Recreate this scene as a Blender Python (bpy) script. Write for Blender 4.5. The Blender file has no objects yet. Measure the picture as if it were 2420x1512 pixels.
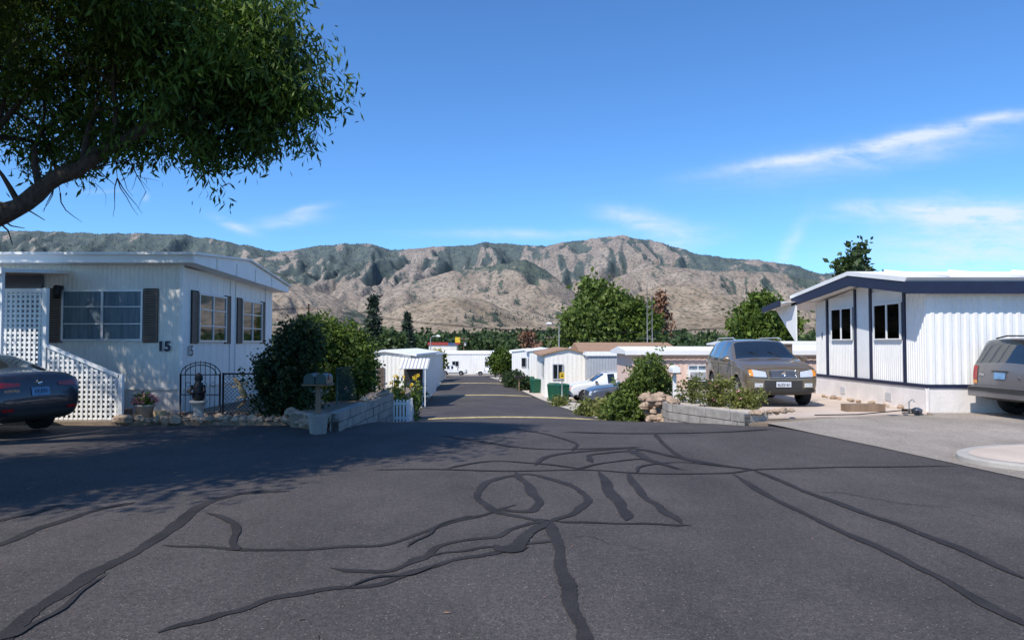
import bpy, bmesh, math, random
import numpy as np
from mathutils import Vector, Matrix
from mathutils.bvhtree import BVHTree
rng=np.random.default_rng(11); random.seed(11)
scene=bpy.context.scene
COL=scene.collection
# ------------------------------------------------------------------ terrain profile
SY=[-200,13.5,15,17,20,25.4,36,49,71.5,130,200,400,1500,14000]
SZ=[0,0,-.03,-.18,-.50,-1.04,-1.48,-1.9,-2.3,-4.0,-5,-6,-6,-6]
def s(y):
    return float(np.mean([np.interp(y+d,SY,SZ) for d in (-.8,-.4,0,.4,.8)]))
def cx(y): return -0.18-0.0745*(y-25.4)
# ------------------------------------------------------------------ materials
def nmat(name):
    m=bpy.data.materials.new(name); m.use_nodes=True
    nt=m.node_tree; b=nt.nodes['Principled BSDF']
    return m,nt,b
def mat(name,col,rough=.7,var=.12,scale=3.0,bump=0.0,bscale=60,metal=0.0,spec=.4,col2=None,fine=0.0,fscale=200,coat=0.0,stretch=None):
    m,nt,b=nmat(name); N=nt.nodes; L=nt.links
    geo=N.new('ShaderNodeNewGeometry')
    vec=geo.outputs['Position']
    if stretch:
        mp=N.new('ShaderNodeMapping'); mp.inputs['Scale'].default_value=stretch
        L.new(vec,mp.inputs['Vector']); vec=mp.outputs['Vector']
    nz=N.new('ShaderNodeTexNoise'); nz.inputs['Scale'].default_value=scale; nz.inputs['Detail'].default_value=6
    nz.inputs['Roughness'].default_value=.6
    L.new(vec,nz.inputs['Vector'])
    ramp=N.new('ShaderNodeValToRGB')
    c=np.array(col[:3]); c2=np.array(col2[:3]) if col2 else c*(1+var); c1=c*(1-var)
    ramp.color_ramp.elements[0].position=.32; ramp.color_ramp.elements[1].position=.68
    ramp.color_ramp.elements[0].color=(*c1,1); ramp.color_ramp.elements[1].color=(*c2,1)
    L.new(nz.outputs['Fac'],ramp.inputs['Fac'])
    out=ramp.outputs['Color']
    if fine>0:
        n2=N.new('ShaderNodeTexNoise'); n2.inputs['Scale'].default_value=fscale; n2.inputs['Detail'].default_value=3
        L.new(vec,n2.inputs['Vector'])
        mr=N.new('ShaderNodeMapRange'); mr.inputs['From Min'].default_value=.3; mr.inputs['From Max'].default_value=.7
        mr.inputs['To Min'].default_value=1-fine; mr.inputs['To Max'].default_value=1+fine
        L.new(n2.outputs['Fac'],mr.inputs['Value'])
        mx=N.new('ShaderNodeVectorMath'); mx.operation='SCALE'
        L.new(out,mx.inputs[0]); L.new(mr.outputs['Result'],mx.inputs['Scale']); out=mx.outputs['Vector']
    L.new(out,b.inputs['Base Color'])
    b.inputs['Roughness'].default_value=rough; b.inputs['Metallic'].default_value=metal
    b.inputs['Specular IOR Level'].default_value=spec
    b.inputs['Coat Weight'].default_value=coat; b.inputs['Coat Roughness'].default_value=.05
    if bump>0:
        n3=N.new('ShaderNodeTexNoise'); n3.inputs['Scale'].default_value=bscale; n3.inputs['Detail'].default_value=5
        L.new(vec,n3.inputs['Vector'])
        bp=N.new('ShaderNodeBump'); bp.inputs['Strength'].default_value=bump; bp.inputs['Distance'].default_value=.02
        L.new(n3.outputs['Fac'],bp.inputs['Height']); L.new(bp.outputs['Normal'],b.inputs['Normal'])
    return m
def leafmat(name,c1,c2,trans=.35,rough=.55):
    m,nt,b=nmat(name); N=nt.nodes; L=nt.links
    geo=N.new('ShaderNodeNewGeometry')
    nz=N.new('ShaderNodeTexNoise'); nz.inputs['Scale'].default_value=.9; nz.inputs['Detail'].default_value=3
    L.new(geo.outputs['Position'],nz.inputs['Vector'])
    ad=N.new('ShaderNodeMath'); ad.operation='MULTIPLY_ADD'; ad.inputs[1].default_value=.55
    L.new(geo.outputs['Random Per Island'],ad.inputs[0])
    mr=N.new('ShaderNodeMapRange'); mr.inputs['From Min'].default_value=.35; mr.inputs['From Max'].default_value=.65; mr.inputs['To Max'].default_value=.5
    L.new(nz.outputs['Fac'],mr.inputs['Value']); L.new(mr.outputs['Result'],ad.inputs[2])
    r=N.new('ShaderNodeValToRGB'); r.color_ramp.elements[0].color=(*c1,1); r.color_ramp.elements[1].color=(*c2,1)
    L.new(ad.outputs[0],r.inputs['Fac']); L.new(r.outputs['Color'],b.inputs['Base Color'])
    b.inputs['Roughness'].default_value=rough; b.inputs['Specular IOR Level'].default_value=.3
    tr=N.new('ShaderNodeBsdfTranslucent'); L.new(r.outputs['Color'],tr.inputs['Color'])
    mx=N.new('ShaderNodeMixShader'); mx.inputs[0].default_value=trans
    L.new(b.outputs[0],mx.inputs[1]); L.new(tr.outputs[0],mx.inputs[2])
    L.new(mx.outputs[0],N['Material Output'].inputs['Surface'])
    return m
def glassmat(name,tint=(.82,.86,.88),fac=.12,gl=(.30,.33,.37)):
    m=bpy.data.materials.new(name); m.use_nodes=True; nt=m.node_tree; N=nt.nodes; L=nt.links
    N.remove(N['Principled BSDF'])
    t=N.new('ShaderNodeBsdfTransparent'); t.inputs['Color'].default_value=(*tint,1)
    g=N.new('ShaderNodeBsdfGlossy'); g.inputs['Roughness'].default_value=.03; g.inputs['Color'].default_value=(*gl,1)
    lw=N.new('ShaderNodeLayerWeight'); lw.inputs['Blend'].default_value=fac
    mx=N.new('ShaderNodeMixShader'); L.new(lw.outputs['Fresnel'],mx.inputs[0]); L.new(t.outputs[0],mx.inputs[1]); L.new(g.outputs[0],mx.inputs[2])
    L.new(mx.outputs[0],N['Material Output'].inputs['Surface'])
    return m

M={}
M['white']=mat('white_painted_metal',(.80,.79,.76),.5,.06,1.2,stretch=(1.5,1.5,.5),fine=.04,fscale=12)
M['cream']=mat('cream_painted_metal',(.79,.76,.69),.55,.07,1.0,stretch=(1.5,1.5,.4),fine=.04,fscale=12)
M['skirt']=mat('skirting_white',(.74,.69,.65),.6,.10,2.0,fine=.06,fscale=25)
M['trimwhite']=mat('white_trim',(.82,.82,.80),.5,.04,3)
M['navy']=mat('navy_trim',(.014,.020,.05),.5,.15,4)
M['roofwhite']=mat('white_roof_coating',(.82,.82,.80),.6,.06,1.5,bump=.3,bscale=4)
M['brown']=mat('brown_shutter',(.16,.12,.095),.6,.12,5)
M['alum']=mat('aluminium_frame',(.60,.61,.62),.4,.05,5,metal=.3)
M['dark']=mat('dark_interior',(.02,.022,.025),.6,.2,4)
M['curtain']=mat('curtain_cloth',(.42,.46,.50),.9,.30,2.2,stretch=(8,8,.5))
M['blind']=mat('window_blind',(.10,.12,.15),.7,.3,2,stretch=(.5,.5,14))
M['glass']=glassmat('window_glass')
M['pink']=mat('pink_beige_siding',(.70,.51,.42),.6,.06,2)
M['greymetal']=mat('grey_ribbed_metal',(.42,.43,.44),.5,.08,2,metal=.2)
M['shingle']=mat('brown_shingles',(.34,.21,.13),.9,.25,3,fine=.2,fscale=12,stretch=(1,3,1))
M['block']=mat('concrete_block',(.31,.285,.255),.9,.22,4,bump=.5,bscale=40,fine=.12,fscale=60)
M['mortar']=mat('mortar_joint',(.09,.085,.08),.95,.1,4)
M['concrete']=mat('concrete_slab',(.56,.46,.38),.9,.12,1.0,bump=.2,bscale=80,fine=.08,fscale=60)
M['kerb']=mat('kerb_concrete',(.42,.39,.35),.9,.14,2.0,bump=.2,bscale=80,fine=.10,fscale=90)
M['rock']=mat('garden_rock',(.38,.28,.20),.9,.4,6,bump=.6,bscale=15,fine=.1,fscale=60)
M['gravel']=mat('white_gravel',(.52,.46,.39),.95,.2,14,bump=.8,bscale=60,fine=.35,fscale=45)
M['soil']=mat('dry_soil',(.22,.17,.125),.95,.25,2,bump=.5,bscale=30,fine=.25,fscale=40)
M['bark']=mat('tree_bark',(.075,.055,.043),.95,.45,9,bump=1.0,bscale=30,stretch=(2,2,1))
M['black']=mat('black_iron',(.012,.012,.014),.5,.2,5)
M['rubber']=mat('tyre_rubber',(.018,.018,.019),.85,.15,20)
M['rim']=mat('wheel_rim',(.45,.46,.47),.3,.05,5,metal=.9)
M['chrome']=mat('chrome',(.7,.7,.7),.12,.03,5,metal=1)
M['plastic']=mat('dark_bumper_plastic',(.035,.034,.032),.55,.1,5)
M['carglass']=mat('car_glass',(.012,.016,.018),.04,.2,2,spec=1.0,coat=1.0)
M['lamp']=mat('headlamp_lens',(.62,.64,.65),.08,.15,30,spec=.9,coat=1,metal=.2)
M['amber']=mat('amber_lens',(.7,.25,.03),.15,.1,10,coat=1)
M['red']=mat('tail_lamp_red',(.32,.012,.012),.15,.15,20,coat=1)
M['plate']=mat('plate_white',(.6,.62,.65),.5,.05,8)
M['plateblue']=mat('plate_blue',(.16,.30,.48),.5,.2,8)
M['gold']=mat('champagne_paint',(.20,.155,.105),.36,.06,3,metal=.4,coat=.7)
M['sil']=mat('grey_silver_paint',(.19,.178,.175),.35,.06,3,metal=.4,coat=.7)
M['charcoal']=mat('charcoal_paint',(.036,.037,.048),.3,.06,3,metal=.4,coat=1)
M['carwhite']=mat('white_car_paint',(.75,.76,.77),.35,.03,3,coat=.8)
M['bluegrey']=mat('blue_grey_paint',(.10,.12,.16),.35,.05,3,metal=.4,coat=.8)
M['green']=mat('green_bin_plastic',(.010,.085,.045),.5,.1,5)
M['yellow']=mat('yellow_road_paint',(.46,.37,.18),.8,.25,2,fine=.25,fscale=14)
M['signyellow']=mat('sign_yellow',(.75,.50,.03),.5,.05,5)
M['pole']=mat('galvanised_pole',(.36,.37,.37),.5,.1,3,metal=.4)
M['wood']=mat('weathered_wood',(.22,.15,.10),.9,.25,5,stretch=(1,1,.2))
M['mailgreen']=mat('mailbox_dark_green',(.02,.05,.045),.45,.15,5)
M['tar']=mat('tar_crack_sealer',(.033,.030,.030),.8,.22,2.5,spec=.2,bump=.3,bscale=60,fine=.25,fscale=70)
M['statue']=mat('weathered_statue',(.42,.40,.36),.9,.2,10,bump=.4)
M['lizard']=mat('painted_clay',(.42,.30,.15),.7,.3,12)
M['leafash']=leafmat('leaf_ash',(.010,.030,.007),(.12,.20,.022),.30)
M['leafdark']=leafmat('leaf_hedge',(.012,.024,.010),(.050,.085,.022),.2)
M['leafmid']=leafmat('leaf_shrub',(.026,.055,.012),(.16,.23,.035),.3)
M['leafrose']=leafmat('leaf_rose',(.06,.08,.02),(.26,.27,.07),.3)
M['leafpale']=leafmat('leaf_boxelder',(.05,.085,.018),(.18,.245,.05),.3)
M['leafyel']=leafmat('leaf_yellow',(.16,.18,.02),(.50,.45,.05),.3)
M['leaffar']=leafmat('leaf_far',(.018,.042,.014),(.08,.125,.038),.2)
M['leafspr']=leafmat('leaf_spruce',(.015,.030,.020),(.045,.07,.04),.1)
M['leafdead']=leafmat('leaf_dead',(.18,.09,.05),(.38,.22,.14),.2)
M['petal']=leafmat('petal_yellow',(.6,.40,.02),(.8,.55,.05),.2)
M['petalp']=leafmat('petal_pink',(.55,.16,.22),(.75,.35,.42),.2)
M['pine']=mat('mountain_pines',(.020,.034,.032),.95,.3,.01)

def asphalt(name,base,light,speck,dens,streaks=False):
    m,nt,b=nmat(name); N=nt.nodes; L=nt.links
    geo=N.new('ShaderNodeNewGeometry'); P=geo.outputs['Position']
    def noise(sc,det=5,ro=.6,st=None):
        n=N.new('ShaderNodeTexNoise'); n.inputs['Scale'].default_value=sc; n.inputs['Detail'].default_value=det; n.inputs['Roughness'].default_value=ro
        if st:
            mp=N.new('ShaderNodeMapping'); mp.inputs['Scale'].default_value=st; L.new(P,mp.inputs['Vector']); L.new(mp.outputs[0],n.inputs['Vector'])
        else: L.new(P,n.inputs['Vector'])
        return n.outputs['Fac']
    r=N.new('ShaderNodeValToRGB'); r.color_ramp.elements[0].position=.34; r.color_ramp.elements[1].position=.68
    r.color_ramp.elements[0].color=(*base,1); r.color_ramp.elements[1].color=(*light,1)
    L.new(noise(.35,9,.68),r.inputs['Fac'])
    out=r.outputs['Color']
    for (nzo,lo,hi) in ((noise(95,3),.58,1.44),(noise(1.1,8,.7,(1,.35,1)),.86,1.14),(noise(22,4),.84,1.16)):
        r2=N.new('ShaderNodeMapRange'); r2.inputs['From Min'].default_value=.35; r2.inputs['From Max'].default_value=.65; r2.inputs['To Min'].default_value=lo; r2.inputs['To Max'].default_value=hi
        L.new(nzo,r2.inputs['Value'])
        sc=N.new('ShaderNodeVectorMath'); sc.operation='SCALE'; L.new(out,sc.inputs[0]); L.new(r2.outputs['Result'],sc.inputs['Scale'])
        out=sc.outputs['Vector']
    for vs_,rad,dn in ((38,.24,dens),(11,.11,dens*.5)):
        v=N.new('ShaderNodeTexVoronoi'); v.inputs['Scale'].default_value=vs_; L.new(P,v.inputs['Vector'])
        lt=N.new('ShaderNodeMapRange'); lt.inputs['From Min'].default_value=rad*.5; lt.inputs['From Max'].default_value=rad; lt.inputs['To Min'].default_value=1; lt.inputs['To Max'].default_value=0
        L.new(v.outputs['Distance'],lt.inputs['Value'])
        sep=N.new('ShaderNodeSeparateColor'); L.new(v.outputs['Color'],sep.inputs[0])
        gt=N.new('ShaderNodeMath'); gt.operation='GREATER_THAN'; gt.inputs[1].default_value=1-dn; L.new(sep.outputs[0],gt.inputs[0])
        mu=N.new('ShaderNodeMath'); mu.operation='MULTIPLY'; L.new(lt.outputs['Result'],mu.inputs[0]); L.new(gt.outputs[0],mu.inputs[1])
        mx=N.new('ShaderNodeMix'); mx.data_type='RGBA'; L.new(mu.outputs[0],mx.inputs['Factor']); L.new(out,mx.inputs[6]); mx.inputs[7].default_value=(*speck,1); out=mx.outputs[2]
    L.new(out,b.inputs['Base Color']); b.inputs['Roughness'].default_value=.85; b.inputs['Specular IOR Level'].default_value=.25
    bp=N.new('ShaderNodeBump'); bp.inputs['Strength'].default_value=.5; bp.inputs['Distance'].default_value=.01
    L.new(noise(90,3),bp.inputs['Height']); L.new(bp.outputs['Normal'],b.inputs['Normal'])
    return m
M['asphalt']=asphalt('asphalt',(.058,.051,.049),(.092,.081,.077),(.24,.20,.165),.28)
M['asphalt2']=asphalt('worn_grey_asphalt',(.26,.225,.19),(.36,.315,.27),(.50,.43,.36),.5)

# ------------------------------------------------------------------ mesh builder
class MB:
    def __init__(s_): s_.v=[];s_.f=[];s_.m=[];s_.mats=[];s_.sm=[]
    def mi(s_,mt):
        mt=M[mt] if isinstance(mt,str) else mt
        if mt not in s_.mats: s_.mats.append(mt)
        return s_.mats.index(mt)
    def add(s_,vs,fs,mt,smooth=False):
        o=len(s_.v); k=s_.mi(mt)
        s_.v+= [tuple(map(float,p)) for p in vs]
        for f in fs: s_.f.append(tuple(i+o for i in f)); s_.m.append(k); s_.sm.append(smooth)
    def hexa(s_,p,mt):
        s_.add(p,[(0,3,2,1),(4,5,6,7),(0,1,5,4),(1,2,6,5),(2,3,7,6),(3,0,4,7)],mt)
    def box(s_,x0,x1,y0,y1,z0,z1,mt):
        s_.hexa([(x0,y0,z0),(x1,y0,z0),(x1,y1,z0),(x0,y1,z0),(x0,y0,z1),(x1,y0,z1),(x1,y1,z1),(x0,y1,z1)],mt)
    def obox(s_,o,u,n,u0,u1,z0,z1,n0,n1,mt,z1b=None):
        o=Vector(o);u=Vector(u);n=Vector(n)
        z1b=z1 if z1b is None else z1b
        def P(a,b,c): return o+u*a+n*c+Vector((0,0,b))
        s_.hexa([P(u0,z0,n0),P(u1,z0,n0),P(u1,z0,n1),P(u0,z0,n1),P(u0,z1,n0),P(u1,z1b,n0),P(u1,z1b,n1),P(u0,z1,n1)],mt)
    def prism(s_,poly,axis,a0,a1,mt):
        n=len(poly)
        def P(p,a):
            return {'x':(a,p[0],p[1]),'y':(p[0],a,p[1]),'z':(p[0],p[1],a)}[axis]
        vs=[P(p,a0) for p in poly]+[P(p,a1) for p in poly]
        fs=[tuple(range(n))[::-1],tuple(range(n,2*n))]+[(i,(i+1)%n,(i+1)%n+n,i+n) for i in range(n)]
        s_.add(vs,fs,mt)
    def tube(s_,pts,rads,mt,seg=8,smooth=True):
        pts=[Vector(p) for p in pts]; vs=[];fs=[]
        if not hasattr(rads,'__len__'): rads=[rads]*len(pts)
        for i,p in enumerate(pts):
            d=(pts[min(i+1,len(pts)-1)]-pts[max(i-1,0)]).normalized()
            a=d.cross(Vector((0,0,1)))
            if a.length<.05: a=d.cross(Vector((0,1,0)))
            a.normalize(); b=d.cross(a)
            for k in range(seg):
                t=2*math.pi*k/seg
                vs.append(p+(a*math.cos(t)+b*math.sin(t))*rads[i])
        for i in range(len(pts)-1):
            for k in range(seg):
                k2=(k+1)%seg
                fs.append((i*seg+k,i*seg+k2,(i+1)*seg+k2,(i+1)*seg+k))
        fs.append(tuple(range(seg))); fs.append(tuple(range((len(pts)-1)*seg,len(pts)*seg))[::-1])
        s_.add(vs,fs,mt,smooth)
    def lathe(s_,prof,c,axis,mt,seg=20,smooth=True):
        c=Vector(c); vs=[];fs=[]
        for (r,h) in prof:
            for k in range(seg):
                t=2*math.pi*k/seg
                a,b=r*math.cos(t),r*math.sin(t)
                vs.append(c+(Vector((a,b,h)) if axis=='z' else Vector((a,h,b))))
        for i in range(len(prof)-1):
            for k in range(seg):
                k2=(k+1)%seg; fs.append((i*seg+k,i*seg+k2,(i+1)*seg+k2,(i+1)*seg+k))
        s_.add(vs,fs,mt,smooth)
    def ribbed(s_,o,u,n,u0,u1,z0,z1,pitch,depth,mt,ztop=None):
        o=Vector(o);u=Vector(u);n=Vector(n)
        prof=[];x=u0
        while x<u1-1e-6:
            for a,d in ((0,0),(.38,0),(.5,depth),(.88,depth)):
                if x+a*pitch<u1: prof.append((x+a*pitch,d))
            x+=pitch
        prof.append((u1,0))
        vs=[];fs=[]
        for (a,d) in prof:
            zt=ztop(a) if ztop else z1
            vs.append(o+u*a+n*d+Vector((0,0,z0))); vs.append(o+u*a+n*d+Vector((0,0,zt)))
        for i in range(len(prof)-1): fs.append((2*i,2*i+2,2*i+3,2*i+1))
        s_.add(vs,fs,mt)
    def build(s_,name,parent=None,loc=None,rotz=0,bevel=0):
        me=bpy.data.meshes.new(name); me.from_pydata(s_.v,[],s_.f)
        for mt in s_.mats: me.materials.append(mt)
        me.polygons.foreach_set('material_index',s_.m); me.polygons.foreach_set('use_smooth',s_.sm)
        me.update()
        ob=bpy.data.objects.new(name,me); COL.objects.link(ob)
        if loc: ob.location=loc
        ob.rotation_euler[2]=rotz
        if parent: ob.parent=parent
        if bevel:
            b=ob.modifiers.new('bev','BEVEL'); b.width=bevel; b.segments=2; b.limit_method='ANGLE'
        return ob
def empty(name,loc=(0,0,0),rz=0):
    e=bpy.data.objects.new(name,None); e.location=loc; e.rotation_euler[2]=rz; e.empty_display_size=.2; COL.objects.link(e); return e
def text(body,name,parent,loc,rot,size,mt,ext=.006,ax='CENTER',bold=0):
    c=bpy.data.curves.new(name,'FONT'); c.body=body; c.size=size; c.extrude=ext; c.align_x=ax; c.align_y='CENTER'; c.offset=bold
    c.materials.append(M[mt] if isinstance(mt,str) else mt)
    o=bpy.data.objects.new(name,c); o.location=loc; o.rotation_euler=rot; COL.objects.link(o)
    if parent: o.parent=parent
    return o
def quads(name,V,mt,parent=None):
    N=V.shape[0]; me=bpy.data.meshes.new(name)
    me.vertices.add(4*N); me.vertices.foreach_set('co',V.astype(np.float32).ravel())
    me.loops.add(4*N); me.loops.foreach_set('vertex_index',np.arange(4*N,dtype=np.int32))
    me.polygons.add(N); me.polygons.foreach_set('loop_start',np.arange(0,4*N,4,dtype=np.int32))
    me.update(calc_edges=True); me.materials.append(M[mt] if isinstance(mt,str) else mt)
    ob=bpy.data.objects.new(name,me); COL.objects.link(ob)
    if parent: ob.parent=parent
    return ob
def unit(n):
    d=rng.normal(size=(n,3)); return d/np.linalg.norm(d,axis=1,keepdims=True)
def clumps(ells,dens,shell=.45,sub=0,subr=.25):
    out=[]
    for (c,r,n) in ells:
        n=int(n*dens)
        if sub:
            m=max(3,int(n/sub)); d=unit(m); rr=rng.random(m)**shell
            cc=np.array(c)+d*np.array(r)*rr[:,None]
            k=rng.integers(0,m,n); q=cc[k]+rng.normal(size=(n,3))*np.array([subr,subr,subr*.7])*(rng.random(m)*.9+.55)[k][:,None]
            out.append(q); continue
        d=unit(n); rr=rng.random(n)**shell
        lump=1+.18*np.sin(d[:,0]*5+c[0]*3)*np.cos(d[:,2]*6+c[1])+.10*np.sin(d[:,1]*9+c[2])
        out.append(np.array(c)+d*np.array(r)*(rr*lump)[:,None])
    return np.concatenate(out)
def leaves(cent,per,spread,L,W,droop=.5,jit=.4):
    n=len(cent)*per
    c=np.repeat(cent,per,axis=0)+rng.normal(size=(n,3))*spread
    d=unit(n); d[:,2]-=droop; d/=np.linalg.norm(d,axis=1,keepdims=True)
    q=np.cross(d,unit(n)); q/=np.linalg.norm(q,axis=1,keepdims=True)+1e-6
    sz=(1+jit*rng.normal(size=(n,1))).clip(.4,2)
    a=c; b=c+d*L*sz*.5+q*W*sz*.5; e=c+d*L*sz; f=c+d*L*sz*.5-q*W*sz*.5
    return np.stack([a,b,e,f],axis=1)
# ------------------------------------------------------------------ camera, sun, sky
cam=bpy.data.cameras.new('camera'); co=bpy.data.objects.new('camera',cam); COL.objects.link(co)
co.location=(0,0,1.6); co.rotation_euler=(math.radians(91.82),0,0)
cam.sensor_width=36; cam.lens=26.18; cam.clip_end=40000; cam.clip_start=.05
scene.camera=co
SD=Vector((.48,.62,-.90)).normalized()
sun=bpy.data.lights.new('sun','SUN'); sun.energy=5.0; sun.angle=math.radians(.53); sun.color=(1,.94,.85)
so=bpy.data.objects.new('sun',sun); COL.objects.link(so); so.rotation_euler=SD.to_track_quat('-Z','Y').to_euler(); so.location=(-5,-5,30)
w=bpy.data.worlds.new('World'); scene.world=w; w.use_nodes=True
nt=w.node_tree; N=nt.nodes; L=nt.links
bg=N['Background']
sky=N.new('ShaderNodeTexSky'); sky.sky_type='NISHITA'; sky.sun_disc=False
sky.sun_elevation=math.asin(-SD.z); sky.sun_rotation=math.atan2(-SD.x,-SD.y)
sky.altitude=1400; sky.air_density=1.0; sky.dust_density=.35; sky.ozone_density=2.0
bg.inputs['Strength'].default_value=.14
def mth(op,a,b=None,c=None,clamp=False):
    n=N.new('ShaderNodeMath'); n.operation=op; n.use_clamp=clamp
    for i,x in enumerate((a,b,c)):
        if x is None: continue
        if isinstance(x,(int,float)): n.inputs[i].default_value=x
        else: L.new(x,n.inputs[i])
    return n.outputs[0]
tc=N.new('ShaderNodeTexCoord'); sp=N.new('ShaderNodeSeparateXYZ'); L.new(tc.outputs['Generated'],sp.inputs[0])
yy=mth('MAXIMUM',sp.outputs[1],.05)
U0=mth('DIVIDE',sp.outputs[0],yy); V0=mth('DIVIDE',sp.outputs[2],yy)
cmb=N.new('ShaderNodeCombineXYZ'); L.new(U0,cmb.inputs[0]); L.new(V0,cmb.inputs[1])
def wn(scx,scy,rot,det=7,off=0,ro=.6,dist=0):
    mp=N.new('ShaderNodeMapping'); mp.inputs['Rotation'].default_value=(0,0,rot); mp.inputs['Scale'].default_value=(scx,scy,1); mp.inputs['Location'].default_value=(off,off,0)
    L.new(cmb.outputs[0],mp.inputs[0])
    n=N.new('ShaderNodeTexNoise'); n.inputs['Scale'].default_value=1; n.inputs['Detail'].default_value=det; n.inputs['Roughness'].default_value=ro; n.inputs['Distortion'].default_value=dist
    L.new(mp.outputs[0],n.inputs['Vector']); return n.outputs['Fac']
dn=wn(9,9,0,4); U=mth('MULTIPLY_ADD',mth('SUBTRACT',dn,.5),.04,U0)
dn2=wn(12,12,0,4,5); V=mth('MULTIPLY_ADD',mth('SUBTRACT',dn2,.5),.016,V0)
streak=wn(8,60,-.18,8,2,.65,.4)
fluff=wn(16,34,-.1,8,9,.65,.5)
strk=mth('MULTIPLY',mth('SUBTRACT',mth('ADD',streak,fluff),.72),2.2,clamp=True)
blobs=[(.36,.245,.15,.095,.007,.5),(.50,.270,.17,.13,.008,.9),(.63,.299,.17,.10,.008,.9),(.42,.244,.15,.13,.019,.42),(.56,.262,.17,.12,.018,.40),
 (.55,.179,.0,.085,.013,.8),(.66,.170,-.05,.09,.020,.95),(.64,.135,-.15,.14,.040,.75),(.45,.18,.1,.03,.01,.35),(.55,.12,0,.12,.02,.4),
 (.375,.128,1.1,.045,.010,.5),(.15,.170,-.15,.035,.010,.6),(.20,.160,-.2,.06,.014,.75),(.01,.147,.0,.12,.007,.5),(.23,.135,.2,.04,.014,.5),
 (-.375,.159,-.35,.03,.006,.7),(-.30,.166,.12,.045,.008,.6),(-.27,.180,.2,.03,.005,.5),(-.495,.196,.9,.006,.004,.5),(-.55,.205,0,.03,.003,.2)]
tot=None
for (u0,v0,an,a,b,st) in blobs:
    du=mth('SUBTRACT',U,u0); dv=mth('SUBTRACT',V,v0); c_,s_=math.cos(an),math.sin(an)
    p=mth('ADD',mth('MULTIPLY',du,c_/a),mth('MULTIPLY',dv,s_/a))
    q=mth('ADD',mth('MULTIPLY',du,-s_/b),mth('MULTIPLY',dv,c_/b))
    r2=mth('ADD',mth('MULTIPLY',p,p),mth('MULTIPLY',q,q))
    g=mth('MULTIPLY',mth('EXPONENT',mth('MULTIPLY',r2,-1.0)),st)
    tot=g if tot is None else mth('ADD',tot,g)
cl=mth('MULTIPLY',mth('MULTIPLY',tot,mth('MULTIPLY_ADD',strk,.80,.18)),1.0,clamp=True)
front=mth('GREATER_THAN',sp.outputs[1],.1)
cl=mth('MULTIPLY',mth('MULTIPLY',cl,front),.85)
tint=N.new('ShaderNodeMix'); tint.data_type='RGBA'; tint.blend_type='MULTIPLY'; tint.inputs['Factor'].default_value=1
L.new(sky.outputs[0],tint.inputs[6]); tint.inputs[7].default_value=(.62,1.02,1.42,1)
mx=N.new('ShaderNodeMix'); mx.data_type='RGBA'; L.new(cl,mx.inputs['Factor']); L.new(tint.outputs[2],mx.inputs[6]); mx.inputs[7].default_value=(5.9,6.5,7.2,1)
L.new(mx.outputs[2],bg.inputs['Color'])
w.name='sky'
scene.view_settings.view_transform='Standard'; scene.view_settings.look='None'; scene.view_settings.exposure=0

# ------------------------------------------------------------------ ground sheet
def sheet(name,ys,xl,xr,ncol,dz,mt,parent=None,zf=None):
    b=MB(); vs=[];fs=[]
    for y in ys:
        a,c=xl(y),xr(y)
        for i in range(ncol+1):
            x=a+(c-a)*i/ncol
            vs.append((x,y,(zf(x,y) if zf else s(y))+dz))
    for j in range(len(ys)-1):
        for i in range(ncol):
            k=j*(ncol+1)+i; fs.append((k,k+1,k+ncol+2,k+ncol+1))
    b.add(vs,fs,mt,True); return b.build(name,parent)
ysg=[-200,-50,-10,5,12]+[13+.5*i for i in range(40)]+[35,40,45,50,60,70,80,100,130,165,200,300,400,700,1500,3000,6000,12000]
M['valley']=mat('valley_ground',(.24,.19,.135),.95,.3,.03,fine=.2,fscale=3)
sheet('ground',ysg,lambda y:-9000,lambda y:9000,2,-.04,'valley')
def XL(y): return np.interp(y,[-60,15.0,15.01,16,20,25.4,130,131],[-60,-60,-3.15,-3.1,-3.3,cx(25.4)-3.35,cx(130)-3.35,cx(130)-3.35])
def XR(y): return np.interp(y,[-60,14.8,14.81,16,17.5,19,21,25.4,130],[60,60,4.8,4.1,3.4,2.75,2.85,cx(25.4)+3.35,cx(130)+3.35])
def crown(x,y):
    k=min(1,max(0,(y-17)/5)); t=(x-cx(y))/3.5
    return s(y)+.11*k*max(0,1-t*t)
ysr=[-60,0,4,8,11,13,14,14.8,14.81,15.0,15.01]+[15.5+.5*i for i in range(30)]+list(range(31,132,2))
sheet('asphalt_road',ysr,lambda y:float(XL(y)),lambda y:float(XR(y)),16,.004,'asphalt',zf=crown)
sheet('asphalt_cross_street',[118,124,130,136],lambda y:-60,lambda y:40,4,.14,'asphalt2')
b=MB(); pl=[(5.1,14.95),(5.35,13.4),(5.65,11.6),(5.9,9.8),(6.1,8.4),(40,8.4),(40,17.2),(9.6,17.2),(9.4,16.6),(7,16.1)]
b.add([(x,y,.012) for x,y in pl],[tuple(range(len(pl)))],'asphalt2'); b.build('worn_parking_lot')
b=MB(); tp=[(-60,15.15),(-4.2,15.15),(-3.35,15.3),(-3.35,27),(-60,27)]
b.prism(tp,'z',-2.5,.02,'soil'); b.build('garden_terrace')
b=MB(); tp=[(4.75,14.98),(60,14.98),(60,26),(3.75,26),(3.75,17.5)]
b.prism(tp,'z',-2.5,.006,'soil'); b.build('garden_terrace')
b=MB(); pl=[(5.45,15.9),(6.5,16.05),(9.3,16.75),(9.58,17.2),(9.58,25.5),(5.35,25.5)]
b.prism(pl,'z',-.1,.035,'concrete'); b.build('concrete_driveway')
b=MB(); pl=[(4.78,15.12),(5.35,15.6),(5.33,25.5),(3.9,25.5),(3.9,17.6)]
b.prism(pl,'z',-.1,.16,'gravel'); b.build('gravel_bed')
b=MB(); pts=[]
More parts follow.
